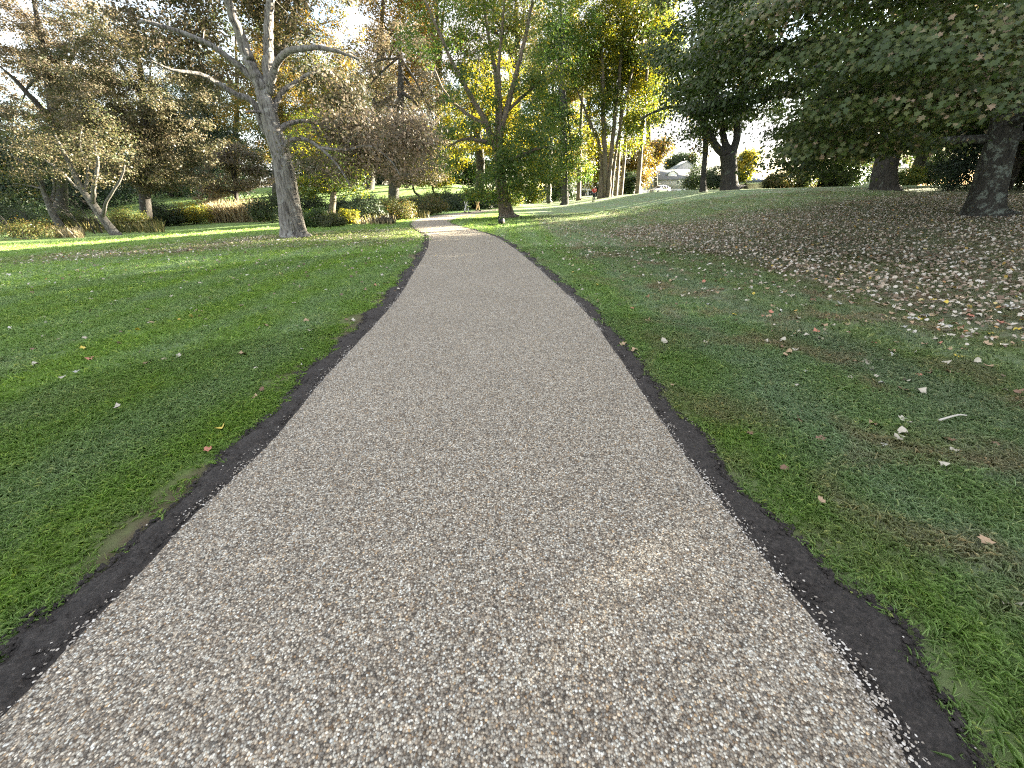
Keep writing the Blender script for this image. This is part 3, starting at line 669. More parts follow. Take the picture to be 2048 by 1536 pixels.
# old grey maple on the left lawn
b = at(590, 474); Y = b[1]
st = [SP([(592, 476), (588, 462), (579, 410), (570, 350), (560, 305), (550, 275), (540, 240), (529, 195)], Y, [62, 48, 41, 38, 36, 35, 33, 30]),
      SP([(529, 197), (515, 160), (497, 118), (482, 75), (462, 20), (448, -30), (430, -90)], Y, [26, 23, 20, 18, 16, 14, 10], [0, 0, -.1, -.2, -.4, -.6, -.8]),
      SP([(530, 200), (536, 165), (535, 110), (537, 50), (541, -10), (545, -80)], Y, [25, 22, 20, 18, 15, 10], [0, .1, .2, .3, .4, .6]),
      SP([(548, 275), (530, 262), (505, 205), (470, 188), (432, 165), (395, 147), (345, 140), (300, 120)], Y, [14, 13, 12, 10, 9, 7, 5, 2], [0, 0, -.2, -.5, -.9, -1.3, -1.8, -2.2]),
      SP([(515, 165), (490, 142), (460, 118), (428, 94), (380, 72), (330, 55), (286, 42), (273, 50)], Y, [15, 13, 11, 10, 9, 8, 6, 2], [0, -.1, -.3, -.6, -.9, -1.2, -1.5, -1.6]),
      SP([(538, 185), (546, 150), (556, 122), (574, 105), (602, 97), (640, 96), (676, 103), (720, 120)], Y, [17, 14, 12, 11, 10, 8, 6, 3], [0, -.1, -.3, -.5, -.7, -.9, -1.1, -1.5]),
      SP([(546, 225), (552, 205), (566, 182), (590, 165), (618, 148), (640, 140)], Y, [13, 11, 10, 8, 6, 3], [0, .2, .4, .6, .8, 1]),
      SP([(556, 262), (580, 247), (606, 242), (640, 250), (690, 270)], Y, [11, 9, 7, 4, 2], [0, .3, .6, 1, 1.4]),
      SP([(566, 305), (578, 282), (610, 279), (640, 296), (668, 322), (688, 350), (700, 372)], Y, [11, 8, 7, 6, 5, 3, 2], [0, -.2, -.4, -.7, -.9, -1.1, -1.2]),
      SP([(640, 296), (690, 300), (740, 292), (780, 320), (800, 350)], Y, [6, 5, 4, 3, 2], [-.7, -.8, -1, -1.2, -1.3]),
      SP([(529, 228), (512, 223), (490, 224)], Y, [6, 5, 3], [0, -.5, -.8])]
el = [EP(330, 40, 110, 80, Y + .6, 1.8), EP(430, 105, 90, 70, Y + 2.2, 1.5, .8), EP(570, 20, 100, 60, Y + 2.5, 1.5, .8), EP(670, 150, 70, 60, Y + 1.5, 1.6), EP(720, 230, 90, 70, Y - .3, 2),
      EP(660, 300, 80, 60, Y - .3, 1.8, .8), EP(780, 310, 70, 55, Y - .5, 1.8, .9), EP(420, -40, 150, 60, Y + 2, 2.2), EP(590, -80, 160, 70, Y + 1.5, 2.4, .8), EP(840, 240, 60, 80, Y, 2, .7)]
cx0 = b[0]
tree('maple_tree', b, st, el, 'old grey barked maple leaning on the left lawn with thin russet leaves', leaf='pink', bark='grey', nclus=430, per=85, lsize=.115, crad=.62, seed=3, gap=.42, gsc=.55,
     shape=QUAD, tsides=16, ridge=.11, twig=.012, droop=.1, tint_spread=.22, tintf=lambda c: -.12)

# big maple at the right edge
b = at(1962, 432); Y = b[1]; rng = np.random.default_rng(5)
tr = SP([(1962, 440), (1966, 424), (1975, 390), (1986, 345), (1998, 300), (2010, 255), (2030, 150), (2050, 40)], Y, [84, 61, 54, 51, 48, 47, 42, 36])
st = [tr]; top = tr[0][-1]
for k in range(22):
    z = rng.uniform(2.6, 8.5); a = rng.uniform(0, 6.283); ln = rng.uniform(5.5, 9) * (1 - .03 * z)
    p0 = np.array([np.interp(z, [p[2] for p in tr[0]], [p[0] for p in tr[0]]), Y, z]); dr_ = np.array([math.cos(a), math.sin(a), 0])
    rise = rng.uniform(.0, .35)
    st.append(([p0, p0 + dr_ * ln * .3 + [0, 0, ln * rise * .5], p0 + dr_ * ln * .65 + [0, 0, ln * rise * .6], p0 + dr_ * ln + [0, 0, ln * rise * .35]], [.15, .1, .06, .02]))
el = [EP(1530, 225, 120, 95, Y - 2, 2.2, 1), EP(1690, 200, 150, 110, Y - 4.5, 2, 1), EP(1870, 190, 150, 95, Y - 6, 2, 1), EP(2020, 170, 110, 110, Y - 6.5, 2, 1), EP(1650, 60, 230, 110, Y - 3.5, 2.5, 1),
      EP(1900, 50, 250, 120, Y - 5, 2.5, 1), EP(1450, 110, 70, 120, Y - 1, 2.2, .9), EP(1540, 20, 130, 90, Y - 2, 2.5, 1.1), EP(1750, -30, 200, 80, Y - 4, 2.5, 1), EP(1560, 320, 66, 42, Y - 1.6, 1.5, 1), EP(1680, 318, 100, 44, Y - 2.5, 1.5, 1), EP(1810, 285, 100, 40, Y - 3.5, 1.5, 1), EP(1960, 248, 90, 34, Y - 4.5, 1.5, 1),
      (b[0], Y, 7.5, 8.5, 8, 5, .75), (b[0] + 5, Y + 1, 6, 7, 7, 4, .6), (b[0], Y + 3, 5.2, 8, 5, 2.6, .7), (b[0] + 2, Y, 13, 7, 7, 4, .4), (b[0] - 2, Y - 3, 9.5, 7, 5, 3.5, .6)]
tree('maple_tree', b, st, el, 'huge dark green maple at the right edge with boughs sweeping low over the lawn', leaf='maple', bark='mottled', nclus=1100, per=185, lsize=.102, crad=.95, flat=.2, seed=8, outw=.5, tier=.95, under=[(1360, 150), (1400, 215), (1440, 250), (1475, 235), (1530, 225), (1565, 320), (1600, 352), (1660, 356), (1720, 338), (1800, 318), (1880, 284), (1960, 248), (2060, 215)],
     shell=.35, gap=.4, gsc=.42, shape=MAPLE2, tsides=18, ridge=.1, twig=.012, droop=.12, up=.75, tint_spread=.2, flare=7)

# vase shaped tree where the path bends
b = at(1013, 436); Y = b[1]
st = [SP([(1014, 438), (1012, 428), (1007, 400), (1002, 365), (998, 330), (996, 300)], Y, [48, 31, 26, 24, 22, 21]),
      SP([(997, 302), (985, 285), (974, 250), (940, 190), (912, 140), (880, 70), (850, 0)], Y, [14, 13, 11, 9, 7, 6, 4], [0, 0, -.4, -.8, -1.2, -1.7, -2]),
      SP([(996, 302), (994, 260), (995, 200), (990, 140), (975, 60), (965, -20)], Y, [14, 11, 9, 8, 6, 4], [0, .2, .5, .8, 1, 1.3]),
      SP([(998, 302), (1002, 260), (1012, 225), (1024, 180), (1040, 120), (1058, 40), (1070, -30)], Y, [16, 13, 12, 10, 8, 6, 4], [0, -.2, -.4, -.5, -.7, -1, -1.2]),
      SP([(1003, 262), (1000, 200), (998, 130), (1004, 60), (1010, -10)], Y, [9, 8, 7, 5, 4], [-.2, -.6, -.9, -1.2, -1.5]),
      SP([(985, 287), (960, 282), (930, 278), (897, 292)], Y, [9, 7, 5, 3], [0, -.6, -1.2, -1.6]),
      SP([(1000, 330), (1040, 312), (1080, 296), (1110, 298)], Y, [11, 8, 5, 3], [0, -.5, -1, -1.4]),
      SP([(975, 250), (930, 225), (890, 185), (870, 140)], Y, [7, 6, 5, 3], [-.4, .3, .8, 1.2]),
      SP([(1012, 225), (1060, 180), (1100, 150), (1125, 120)], Y, [7, 6, 4, 3], [-.4, .3, .8, 1.2])]
el = [EP(900, 60, 80, 90, Y, 2.5, .7), EP(1000, 20, 90, 80, Y, 2.5, .6), EP(1080, 90, 60, 90, Y, 2.5, .7), EP(940, 200, 70, 60, Y - .5, 2.2, .7), EP(1060, 220, 70, 60, Y, 2.2, .8), EP(930, 310, 85, 60, Y - .4, 2.5, 1.3),
      EP(1050, 320, 90, 55, Y - .6, 2.5, 1.3), EP(985, 360, 90, 40, Y - .6, 2.5, 1.3), EP(900, 375, 50, 30, Y, 1.8, 1.1), EP(1080, 370, 50, 26, Y, 1.8, 1), EP(980, -70, 120, 60, Y, 3, .5), EP(850, 120, 50, 80, Y + .5, 2, .6)]
tree('shade_tree', b, st, el, 'vase shaped green tree beside the bend of the path with many upright limbs', leaf='green', bark='tan', nclus=640, per=60, lsize=.15, crad=.7, seed=12, gap=.4, gsc=.5, shape=QUAD, twig=.012,
     droop=.05, tint_spread=.22, tintf=lambda c: .12)

# forked old maple on the crest, in front of the houses
b = at(1457, 380); Y = b[1]
st = [SP([(1458, 385), (1457, 374), (1458, 350), (1458, 325), (1457, 308)], Y, [52, 36, 30, 29, 32], ),
      SP([(1450, 310), (1432, 292), (1420, 268), (1398, 235), (1380, 200), (1350, 140), (1330, 100)], Y, [17, 15, 13, 11, 9, 7, 4], [0, 0, 0, -.4, -.8, -1.5, -2]),
      SP([(1457, 310), (1448, 280), (1440, 230), (1425, 150), (1400, 60), (1390, -20)], Y, [17, 14, 12, 10, 8, 5], [0, .5, 1, 1.5, 2, 2.5]),
      SP([(1464, 310), (1472, 285), (1476, 240), (1486, 170), (1500, 80), (1510, -10)], Y, [18, 15, 13, 11, 8, 5], [0, 0, 0, -.5, -1, -1.5]),
      SP([(1400, 238), (1375, 222), (1340, 214), (1300, 228), (1280, 240)], Y, [8, 7, 6, 4, 3], [-.4, -.8, -1.2, -1.6, -2])]
el = [EP(1430, 170, 90, 90, Y, 4, 1), EP(1350, 140, 80, 80, Y - 1, 3, .9), EP(1380, 40, 110, 80, Y, 4, 1), EP(1480, 60, 80, 120, Y - 1, 4, 1), EP(1505, 190, 46, 70, Y + 2, 2.5, .9), EP(1345, 250, 70, 34, Y - 1, 3, .35), EP(1300, 180, 50, 60, Y - 1, 3, .6), EP(1430, -80, 150, 80, Y, 5, .9)]
tree('maple_tree', b, st, el, 'stout dark forked maple on the crest in front of the grey house', leaf='maple', bark='dark', nclus=680, per=80, lsize=.23, crad=1.05, seed=15, gap=.4, gsc=.35, shape=QUAD, twig=.02, droop=.06, tint_spread=.2)
b = at(1407, 385)
Y = b[1] + 2; st = [SP([(1406, 388), (1406, 360), (1411, 300), (1412, 240), (1420, 150), (1428, 60), (1432, -20)], Y, [16, 11, 11, 10, 9, 7, 4])]
tree('slender_tree', (st[0][0][0][0], st[0][0][0][1], tz(*st[0][0][0][:2])), st, [EP(1410, 120, 60, 90, Y, 3), EP(1395, 265, 40, 34, Y, 2.5, .45)], 'slender dark trunk just left of the stout forked maple', leaf='olive', bark='dark', nclus=130, per=40, lsize=.24, crad=1.0, seed=16, gap=.38)

# trunks behind the low boughs of the big maple
for k, (px, py, w, lab, lean) in enumerate([(1766, 380, 46, 'broad grey trunk half hidden by the low boughs of the big maple', 10), (1838, 362, 26, 'grey trunk set back between the two broad maples on the right', 8)]):
    b = at(px, py); Y = b[1]
    st = [SP([(px, py + 4), (px + 1, py - 6), (px + 3, py - 40), (px + 12 + lean, py - 130), (px + 30 + lean, py - 260), (px + 50, py - 420)], Y, [w * 1.35, w, w * .85, w * .8, w * .6, w * .3])]
    x_, y_ = b[0], b[1]
    tree('maple_tree', b, st, [(x_, y_, 9.5, 6.5, 6.5, 4.5), (x_ + 2, y_ + 2, 6, 6.5, 6, 2.5, .8), (x_ + 1, y_, 15, 5, 5, 4, .6)], lab, leaf='maple', bark='dark', nclus=330, per=42, lsize=.24, crad=1.1, seed=20 + k, gap=.33, twig=.02, flare=6)

# dark evergreen masses in the deep shade at the right
def shrub(name, base, ells, label, cat='shrub', leaf='darkgreen', nclus=60, per=60, lsize=.1, crad=.35, seed=1, group=None, shape=QUAD, stems=5, bark='twig', **kw):
    r = np.random.default_rng(seed); base = np.asarray(base, float); S_ = []
    for i in range(stems):
        e = ells[int(r.integers(len(ells)))]; tip = np.array(e[:3]) + np.array(e[3:6]) * r.uniform(-.5, .6, 3); p0 = base + np.array([r.normal() * .12, r.normal() * .12, -.05])
        mid = (p0 + tip) / 2 + r.normal(size=3) * .12; S_.append(([p0, mid, tip], [.035, .022, .008]))
    kw.setdefault('beam', False)
    return tree(name, base, S_, ells, label, cat, group, leaf, bark, nclus, per, lsize, crad, .8, shape, seed, twig=.006, trunk_name='stems', crown_name='foliage', tsides=6, flare=0, ridge=0, **kw)
def bush(px, py, w, h, label, leaf='darkgreen', dY=0, seed=1, name='bush', cat='bush', lsize=None, nclus=70, per=60, depth=1.0, group=None, **kw):
    """rounded bush standing at a pixel of the ground, w x h pixels large"""
    b = at(px, py) if dY == 0 else col(px, dY); d = depth_at(b); rx_, rz_ = w / 2 / FPX * d, h / FPX * d
    ls = lsize or max(.05, 2.6 / FPX * d)
    els = [(b[0], b[1], b[2] + rz_ * .5, rx_, rx_ * depth, rz_ * .5), (b[0] - rx_ * .4, b[1], b[2] + rz_ * .38, rx_ * .6, rx_ * .6, rz_ * .38), (b[0] + rx_ * .45, b[1], b[2] + rz_ * .35, rx_ * .55, rx_ * .6, rz_ * .36)]
    return shrub(name, b, els, label, cat, leaf, nclus, per, ls, max(.12, min(rx_, rz_) * .35), seed, group, **kw)

LEAFINESS = 1.9
# ------------------------------------------------------------------ generic standing tree from picture measures
def standing(name, px, Y, wtr, lean, top, ells, label, leaf, bark='dark', nclus=160, per=45, ls=None, seed=1, limbs=6, fork=.4, **kw):
    """px,Y: foot; wtr: trunk width in pixels; top: (px,py) of the tip; ells in pixels (px,py,rx,ry[,w[,dY]])"""
    r = np.random.default_rng(seed); b = col(px, Y); d = depth_at(b); tip = atY(top[0], top[1], Y + r.uniform(-1, 1)); h = tip[2] - b[2]; rad = wtr / 2 / FPX * d
    p1 = b + (tip - b) * .3 + np.array([lean, 0, 0]); p2 = b + (tip - b) * .62 + np.array([lean * .6 + r.normal() * .3, r.normal() * .4, 0])
    st = [([b - [0, 0, .15], b + [0, 0, .5], p1, p2, tip], [rad * 1.35, rad, rad * .85, rad * .6, rad * .15])]
    E = []
    for e in ells:
        w = e[4] if len(e) > 4 else 1; dY = e[5] if len(e) > 5 else 0
        E.append(EP(e[0], e[1], e[2], e[3], Y + dY, max(1.6, .75 * e[2] / FPX * d), w))
    for k in range(limbs):
        f = r.uniform(fork, .85); p0 = np.array([np.interp(f, [0, .3, .62, 1], [b[i], p1[i], p2[i], tip[i]]) for i in range(3)]); e = E[int(r.integers(len(E)))]
        q = np.array(e[:3]) + r.uniform(-.6, .6, 3) * np.array(e[3:6]); m = (p0 + q) / 2 + [0, 0, .1 * np.linalg.norm(q - p0)]
        st.append(([p0, m, q], [rad * (1 - f) * .9 + .02, rad * (1 - f) * .55 + .015, .015]))
    ls = ls or max(.11, 3.1 / FPX * d)
    return tree(name, b, st, E, label, leaf=leaf, bark=bark, nclus=nclus, per=per, lsize=ls, crad=max(.6, ls * 4.2), seed=seed, twig=.012, flare=kw.pop('flare', 5), **kw)

# ---- left side
standing('tree', 300, 33, 22, -.2, (270, 40), [(300, 170, 130, 90), (270, 290, 110, 70), (360, 270, 80, 80), (250, 110, 110, 70), (330, 350, 90, 34, 1.2), (200, 230, 80, 60, .8)],
         'dark leaning trunk with a wide russet crown on the left, beyond the sunlit strip', 'brown', 'dark', 560, 64, seed=31, gap=.32, tint_spread=.22, tintf=lambda c: .1 * (vnoise(c, .25) - .5) * 4)
standing('tree', 130, 40, 20, .3, (60, -40), [(90, 110, 120, 80), (40, 200, 110, 90, .9), (150, 190, 90, 90), (110, 30, 120, 80, .9), (20, 40, 70, 70, .8), (200, 90, 70, 60, .8)],
         'tall pinkish brown tree filling the upper left corner', 'pink', 'dark', 460, 62, seed=32, gap=.36, tint_spread=.2)
def pale_tree(px, py, pix, widths, extra_, ells, label, leaf, seed, n, per=26):
    b = at(px, py); Y = b[1]; st = [SP(pix, Y, widths)] + [SP(*(e[0], Y, e[1], [0] + [random.uniform(-.8, .8)] * (len(e[0]) - 1))) for e in extra_]
    return tree('pale_barked_tree', b, st, [EP(*e[:4], Y + (e[4] if len(e) > 4 else 0), 2) for e in ells], label, leaf=leaf, bark='pale', nclus=n, per=per, lsize=.11, crad=.55, seed=seed, gap=.36, twig=.007, ridge=.05, flare=1.5, bare=.25)
pale_tree(228, 470, [(236, 474), (226, 462), (205, 435), (186, 408), (165, 380), (140, 330), (110, 270)], [20, 16, 14, 13, 11, 8, 3],
          [([(186, 408), (188, 370), (196, 330), (190, 290)], [9, 7, 5, 2]), ([(165, 380), (150, 372), (125, 345), (90, 320)], [6, 5, 4, 2]), ([(205, 435), (215, 400), (240, 360), (250, 330)], [7, 5, 4, 2]), ([(170, 385), (175, 340), (160, 290), (165, 250)], [6, 4, 3, 1])],
          [(150, 330, 90, 50), (210, 310, 60, 50), (90, 300, 60, 50), (170, 260, 80, 50)], 'nearer of the two pale mottled trunks leaning at far left', 'brown', 41, 170)
pale_tree(126, 465, [(131, 468), (124, 455), (108, 430), (97, 405), (86, 378), (80, 340), (70, 290)], [17, 14, 12, 10, 7, 5, 2],
          [([(100, 410), (108, 385), (110, 350), (118, 320)], [7, 5, 4, 2]), ([(86, 378), (60, 372), (20, 365)], [4, 3, 1]), ([(80, 345), (92, 310), (88, 280)], [5, 4, 2]), ([(90, 385), (70, 350), (40, 320), (0, 300)], [4, 3, 2, 1])],
          [(70, 330, 70, 50), (120, 310, 50, 50), (30, 370, 50, 40), (80, 270, 80, 50)], 'pale spotted forked trunk at far left with bare twigs', 'olive', 42, 150)
# thin bare saplings between them
for k, (px, py, x2, y2) in enumerate([(170, 470, 120, 405), (190, 468, 150, 400), (205, 466, 172, 402), (60, 470, 48, 425), (30, 474, -10, 420)]):
    b = at(px, py); tip = atY(x2, y2, b[1]); mb = MB(); mb.tube(smooth_line([b, (b + tip) / 2 + [.1, 0, .1], tip]), np.linspace(.045, .012, 11), 6)
    r = np.random.default_rng(k)
    for j in range(16):
        p0 = b + (tip - b) * r.uniform(.3, 1); q = p0 + r.normal(size=3) * .45 + [-.25, 0, .5]; mb.tube(smooth_line([p0, (p0 + q) / 2 + r.normal(size=3) * .08, q], 3), np.linspace(.014, .004, 7), 4, cap=False)
    root = empty('bare_sapling', b, ['thin bare sapling leaning just left of the nearer pale trunk', 'thin bare sapling leaning just left of the nearer pale trunk', 'thin bare sapling leaning just left of the nearer pale trunk', 'dark bare sapling at the left edge beside the spotted pale trunk', 'dark bare sapling low at the very left edge'][k], 'sapling', 'bare saplings leaning between the pale trunks' if k < 3 else None)
    mb.build('trunk', BARK['dark'], root)
standing('small_tree', 474, 41, 9, 0, (470, 300), [(470, 345, 66, 48), (440, 380, 50, 30), (510, 380, 46, 30), (480, 320, 44, 30)], 'round russet small tree left of the old grey maple', 'pink', 'dark', 190, 55, seed=33, gap=.25, tint_spread=.2)
standing('small_tree', 667, 37, 12, .1, (660, 240), [(650, 330, 70, 50), (610, 340, 50, 50), (700, 340, 60, 40), (640, 275, 60, 45), (690, 375, 46, 16, .8), (640, 378, 40, 16, .8)],
         'slim trunked small tree with gold and green leaves among the brookside shrubs', 'yellow', 'tan', 210, 42, seed=34, gap=.33, tintf=lambda c: -.12 + .5 * (vnoise(c, .45) - .5))
standing('tree', 787, 56, 24, 0, (800, 40), [(790, 200, 110, 80), (760, 300, 100, 50), (850, 260, 80, 90), (800, 120, 80, 60), (720, 260, 60, 50), (860, 340, 60, 30)],
         'thick dark trunked tree with a wide pinkish crown across the brook', 'pink', 'dark', 430, 44, seed=35, gap=.42, gsc=.4, tint_spread=.2)
for k, (px, Y, tp, ell, lab) in enumerate([(838, 64, (825, 345), [(832, 352, 30, 16), (815, 360, 22, 10)], 'small ornamental tree with bent dark trunk on the far lawn'),
                                           (876, 62, (868, 350), [(868, 356, 30, 14), (890, 362, 22, 10)], 'low crooked tree on the far lawn beside the path')]):
    standing('small_tree', px, Y, 5, -.4, tp, ell, lab, 'yellow', 'dark', 50, 40, seed=36 + k, limbs=4, tintf=lambda c: .05)
# ---- background woods
standing('tree', 560, 62, 26, 0, (550, -90), [(520, 60, 110, 100), (600, 150, 110, 90), (620, 250, 90, 60), (520, 240, 80, 70), (570, -40, 130, 70), (680, 40, 60, 60, .35)], 'large olive and gold tree behind the old grey maple', 'orange', 'dark', 470, 48, seed=51, gap=.34, tintf=lambda c: -.1)
standing('tree', 740, 78, 18, 0, (770, -60), [(780, 60, 80, 90), (830, 120, 60, 70), (730, 150, 70, 60), (800, -30, 80, 60)], 'tall orange tree standing behind the pinkish crown', 'orange', 'dark', 330, 44, seed=52, gap=.33, tintf=lambda c: .08)
standing('tree', 640, 90, 16, 0, (650, 130), [(650, 190, 50, 60), (640, 260, 60, 50), (690, 230, 40, 50)], 'golden lit tree glimpsed between the grey maple and the pinkish crown', 'yellow', 'dark', 170, 44, seed=53, tintf=lambda c: .1)
def conifer(px, Y, top, wpx, label, seed):
    b = col(px, Y); d = depth_at(b); tip = atY(*top, Y); h = tip[2] - b[2]; rr = wpx / 2 / FPX * d; r = np.random.default_rng(seed)
    E = [(b[0] + (tip[0] - b[0]) * f, b[1], b[2] + h * f, rr * (1.08 - f), rr * (1.08 - f), h * .11) for f in np.linspace(.12, .95, 9)]
    return tree('conifer', b, [([b - [0, 0, .2], b + (tip - b) * .5, tip], [rr * .11, rr * .07, .03])], E, label, 'conifer', leaf='conifer', bark='dark', nclus=300, per=46, lsize=max(.2, 3.4 / FPX * d), crad=rr * .3, flat=.4, seed=seed, shell=.25, droop=.1, up=.4, twig=.02)
conifer(430, 66, (395, 90), 150, 'dark conifer left of the old grey maple', 61)
conifer(350, 74, (330, 150), 150, 'dark conifer behind the wide russet crown', 62)
conifer(180, 62, (120, 140), 190, 'grey green conifer behind the pale leaning trunks', 63)
conifer(20, 52, (-40, 170), 210, 'grey green conifer at the very left edge', 64)
conifer(700, 96, (705, 170), 120, 'dark conifer deep in the woods behind the far lawn', 65)
standing('tree', 1130, 54, 15, 0, (1120, -40), [(1110, 130, 55, 80), (1090, 230, 60, 60), (1130, 260, 50, 60), (1140, 60, 60, 80), (1100, 320, 60, 34), (1150, 340, 36, 24), (1060, 280, 40, 50)], 'dense green tree with drooping boughs just right of the vase shaped tree', 'green', 'dark', 400, 44, seed=54, gap=.32, droop=.15, tintf=lambda c: .02)
standing('tree', 960, 74, 18, 0, (960, 100), [(960, 250, 90, 80), (1030, 300, 70, 50), (900, 300, 70, 60), (980, 170, 60, 60), (1060, 210, 60, 70), (1090, 310, 50, 40), (1120, 250, 50, 60)], 'sunlit golden tree glowing behind the vase shaped tree', 'yellow', 'dark', 420, 50, seed=55, gap=.33, tintf=lambda c: .14)
standing('tree', 1040, 88, 18, 0, (1030, -60), [(1030, 90, 90, 90), (960, 60, 80, 90), (1080, 10, 80, 70)], 'tall thin green tree far behind the vase shaped tree', 'olive', 'dark', 330, 48, seed=56, gap=.42)
standing('tree', 880, 86, 18, 0, (870, -80), [(870, 60, 80, 90), (890, 170, 70, 70), (850, -30, 90, 60)], 'thin crowned green tree far behind the bend of the path', 'olive', 'dark', 250, 40, seed=57, gap=.42)
# the clump of tall trunks on the crest, right of centre
def stem_clump(stems, ells, label, leaf, bark, Y, seed, n=330, per=44, **kw):
    st = [SP([(x, y) for x, y, w in s], Y, [w for x, y, w in s], [0] + list(np.random.default_rng(seed + i).uniform(-.6, .6, len(s) - 1))) for i, s in enumerate(stems)]
    f = st[0][0][1]; b = (f[0], f[1], tz(f[0], f[1])); d = depth_at(np.array(b))
    return tree('tall_tree', b, st, [EP(*e[:4], Y, max(2, .75 * e[2] / FPX * d), *(e[4:5])) for e in ells], label, leaf=leaf, bark=bark, nclus=n, per=per, lsize=3.2 / FPX * d, crad=1.1, seed=seed, gap=.36, twig=.015, flare=2, **kw)
c = at(1207, 396); Y = c[1]
stem_clump([[(1199, 402, 14), (1200, 390, 10), (1203, 330, 8), (1197, 285, 8), (1176, 235, 6), (1150, 170, 3)], [(1207, 402, 14), (1208, 390, 11), (1210, 320, 10), (1207, 240, 9), (1205, 150, 7), (1200, 40, 4)],
            [(1216, 402, 14), (1216, 390, 10), (1222, 320, 9), (1228, 250, 8), (1238, 160, 7), (1248, 40, 4)], [(1221, 401, 9), (1222, 385, 7), (1231, 310, 6), (1246, 220, 5), (1270, 120, 3)]],
           [(1215, 110, 70, 90), (1260, 40, 80, 80), (1180, 170, 50, 60), (1240, 230, 50, 40), (1200, 10, 90, 70), (1175, 280, 40, 30, .6)], 'tall clump of dark stems with bright yellow green leaves behind the person in red', 'yellow', 'tan', Y, 71, 480, 48, tintf=lambda c: -.06)
stem_clump([[(1231, 399, 9), (1231, 390, 7), (1236, 330, 6), (1240, 260, 6), (1244, 160, 5), (1250, 30, 3)]], [(1270, 60, 60, 90), (1240, 150, 40, 50)], 'straight pale trunk just right of the dark stem clump', 'yellow', 'tan', c[1] + 3, 72, 150)
stem_clump([[(1240, 399, 10), (1241, 390, 8), (1247, 330, 7), (1252, 260, 6), (1258, 160, 5), (1262, 30, 3)]], [(1290, 130, 40, 70), (1270, 210, 40, 40)], 'second straight pale trunk, beside the white house corner', 'yellow', 'tan', c[1] + 5, 73, 150)
stem_clump([[(1272, 397, 12), (1274, 388, 8), (1279, 330, 8), (1284, 260, 7), (1290, 190, 6), (1300, 60, 4)]], [(1300, 90, 50, 80), (1310, 200, 40, 50, .7), (1260, 280, 30, 30, .6)], 'lone straight trunk left of the parked white car', 'yellow', 'tan', c[1] + 1, 74, 210, tintf=lambda c: -.08)
stem_clump([[(1157, 402, 11), (1157, 393, 8), (1159, 340, 8), (1160, 280, 7), (1165, 180, 5), (1170, 60, 3)]], [(1160, 130, 50, 80), (1140, 220, 40, 40), (1150, 310, 40, 20, .6)], 'straight trunk left of the person in red', 'olive', 'tan', c[1] + 4, 75, 170)
stem_clump([[(1098, 404, 11), (1098, 396, 8), (1099, 350, 8), (1102, 290, 7), (1106, 180, 5), (1110, 60, 3)]], [(1100, 130, 50, 80), (1120, 240, 40, 40)], 'straight pale trunk at the far end of the path', 'olive', 'pale', c[1] + 5, 76, 170)
# weeping gold foliage low on the crest and far trees closing the view
for k, (px, Y, tp, ell, leaf, lab) in enumerate([
    (1125, 76, (1120, 290), [(1115, 345, 48, 26), (1140, 330, 30, 24), (1090, 330, 34, 24)], 'yellow', 'golden bough hanging over the end of the path'),
    (1190, 84, (1195, 270), [(1190, 320, 40, 40), (1170, 350, 30, 26), (1215, 330, 26, 40)], 'yellow', 'gold leaved tree behind the tall stem clump'),
    (1262, 88, (1262, 250), [(1262, 320, 36, 40), (1250, 350, 24, 24), (1285, 340, 24, 30)], 'orange', 'orange gold tree between the pale trunks and the white car'),
    (1312, 96, (1310, 270), [(1300, 312, 20, 20), (1325, 290, 22, 16, .35)], 'orange', 'small orange tree in front of the grey house roof'),
    (1490, 84, (1490, 290), [(1492, 330, 18, 26), (1480, 345, 12, 14)], 'yellow', 'yellow tree showing right of the stout forked maple'),
    (1365, 120, (1362, 300), [(1362, 325, 26, 16)], 'darkgreen', 'far green tree rising behind the grey house roof'),
    ]):
    standing('tree', px, Y, 8, 0, tp, ell, lab, leaf, 'dark', 130, 46, seed=80 + k, gap=.3, limbs=4, tintf=lambda c: .08)
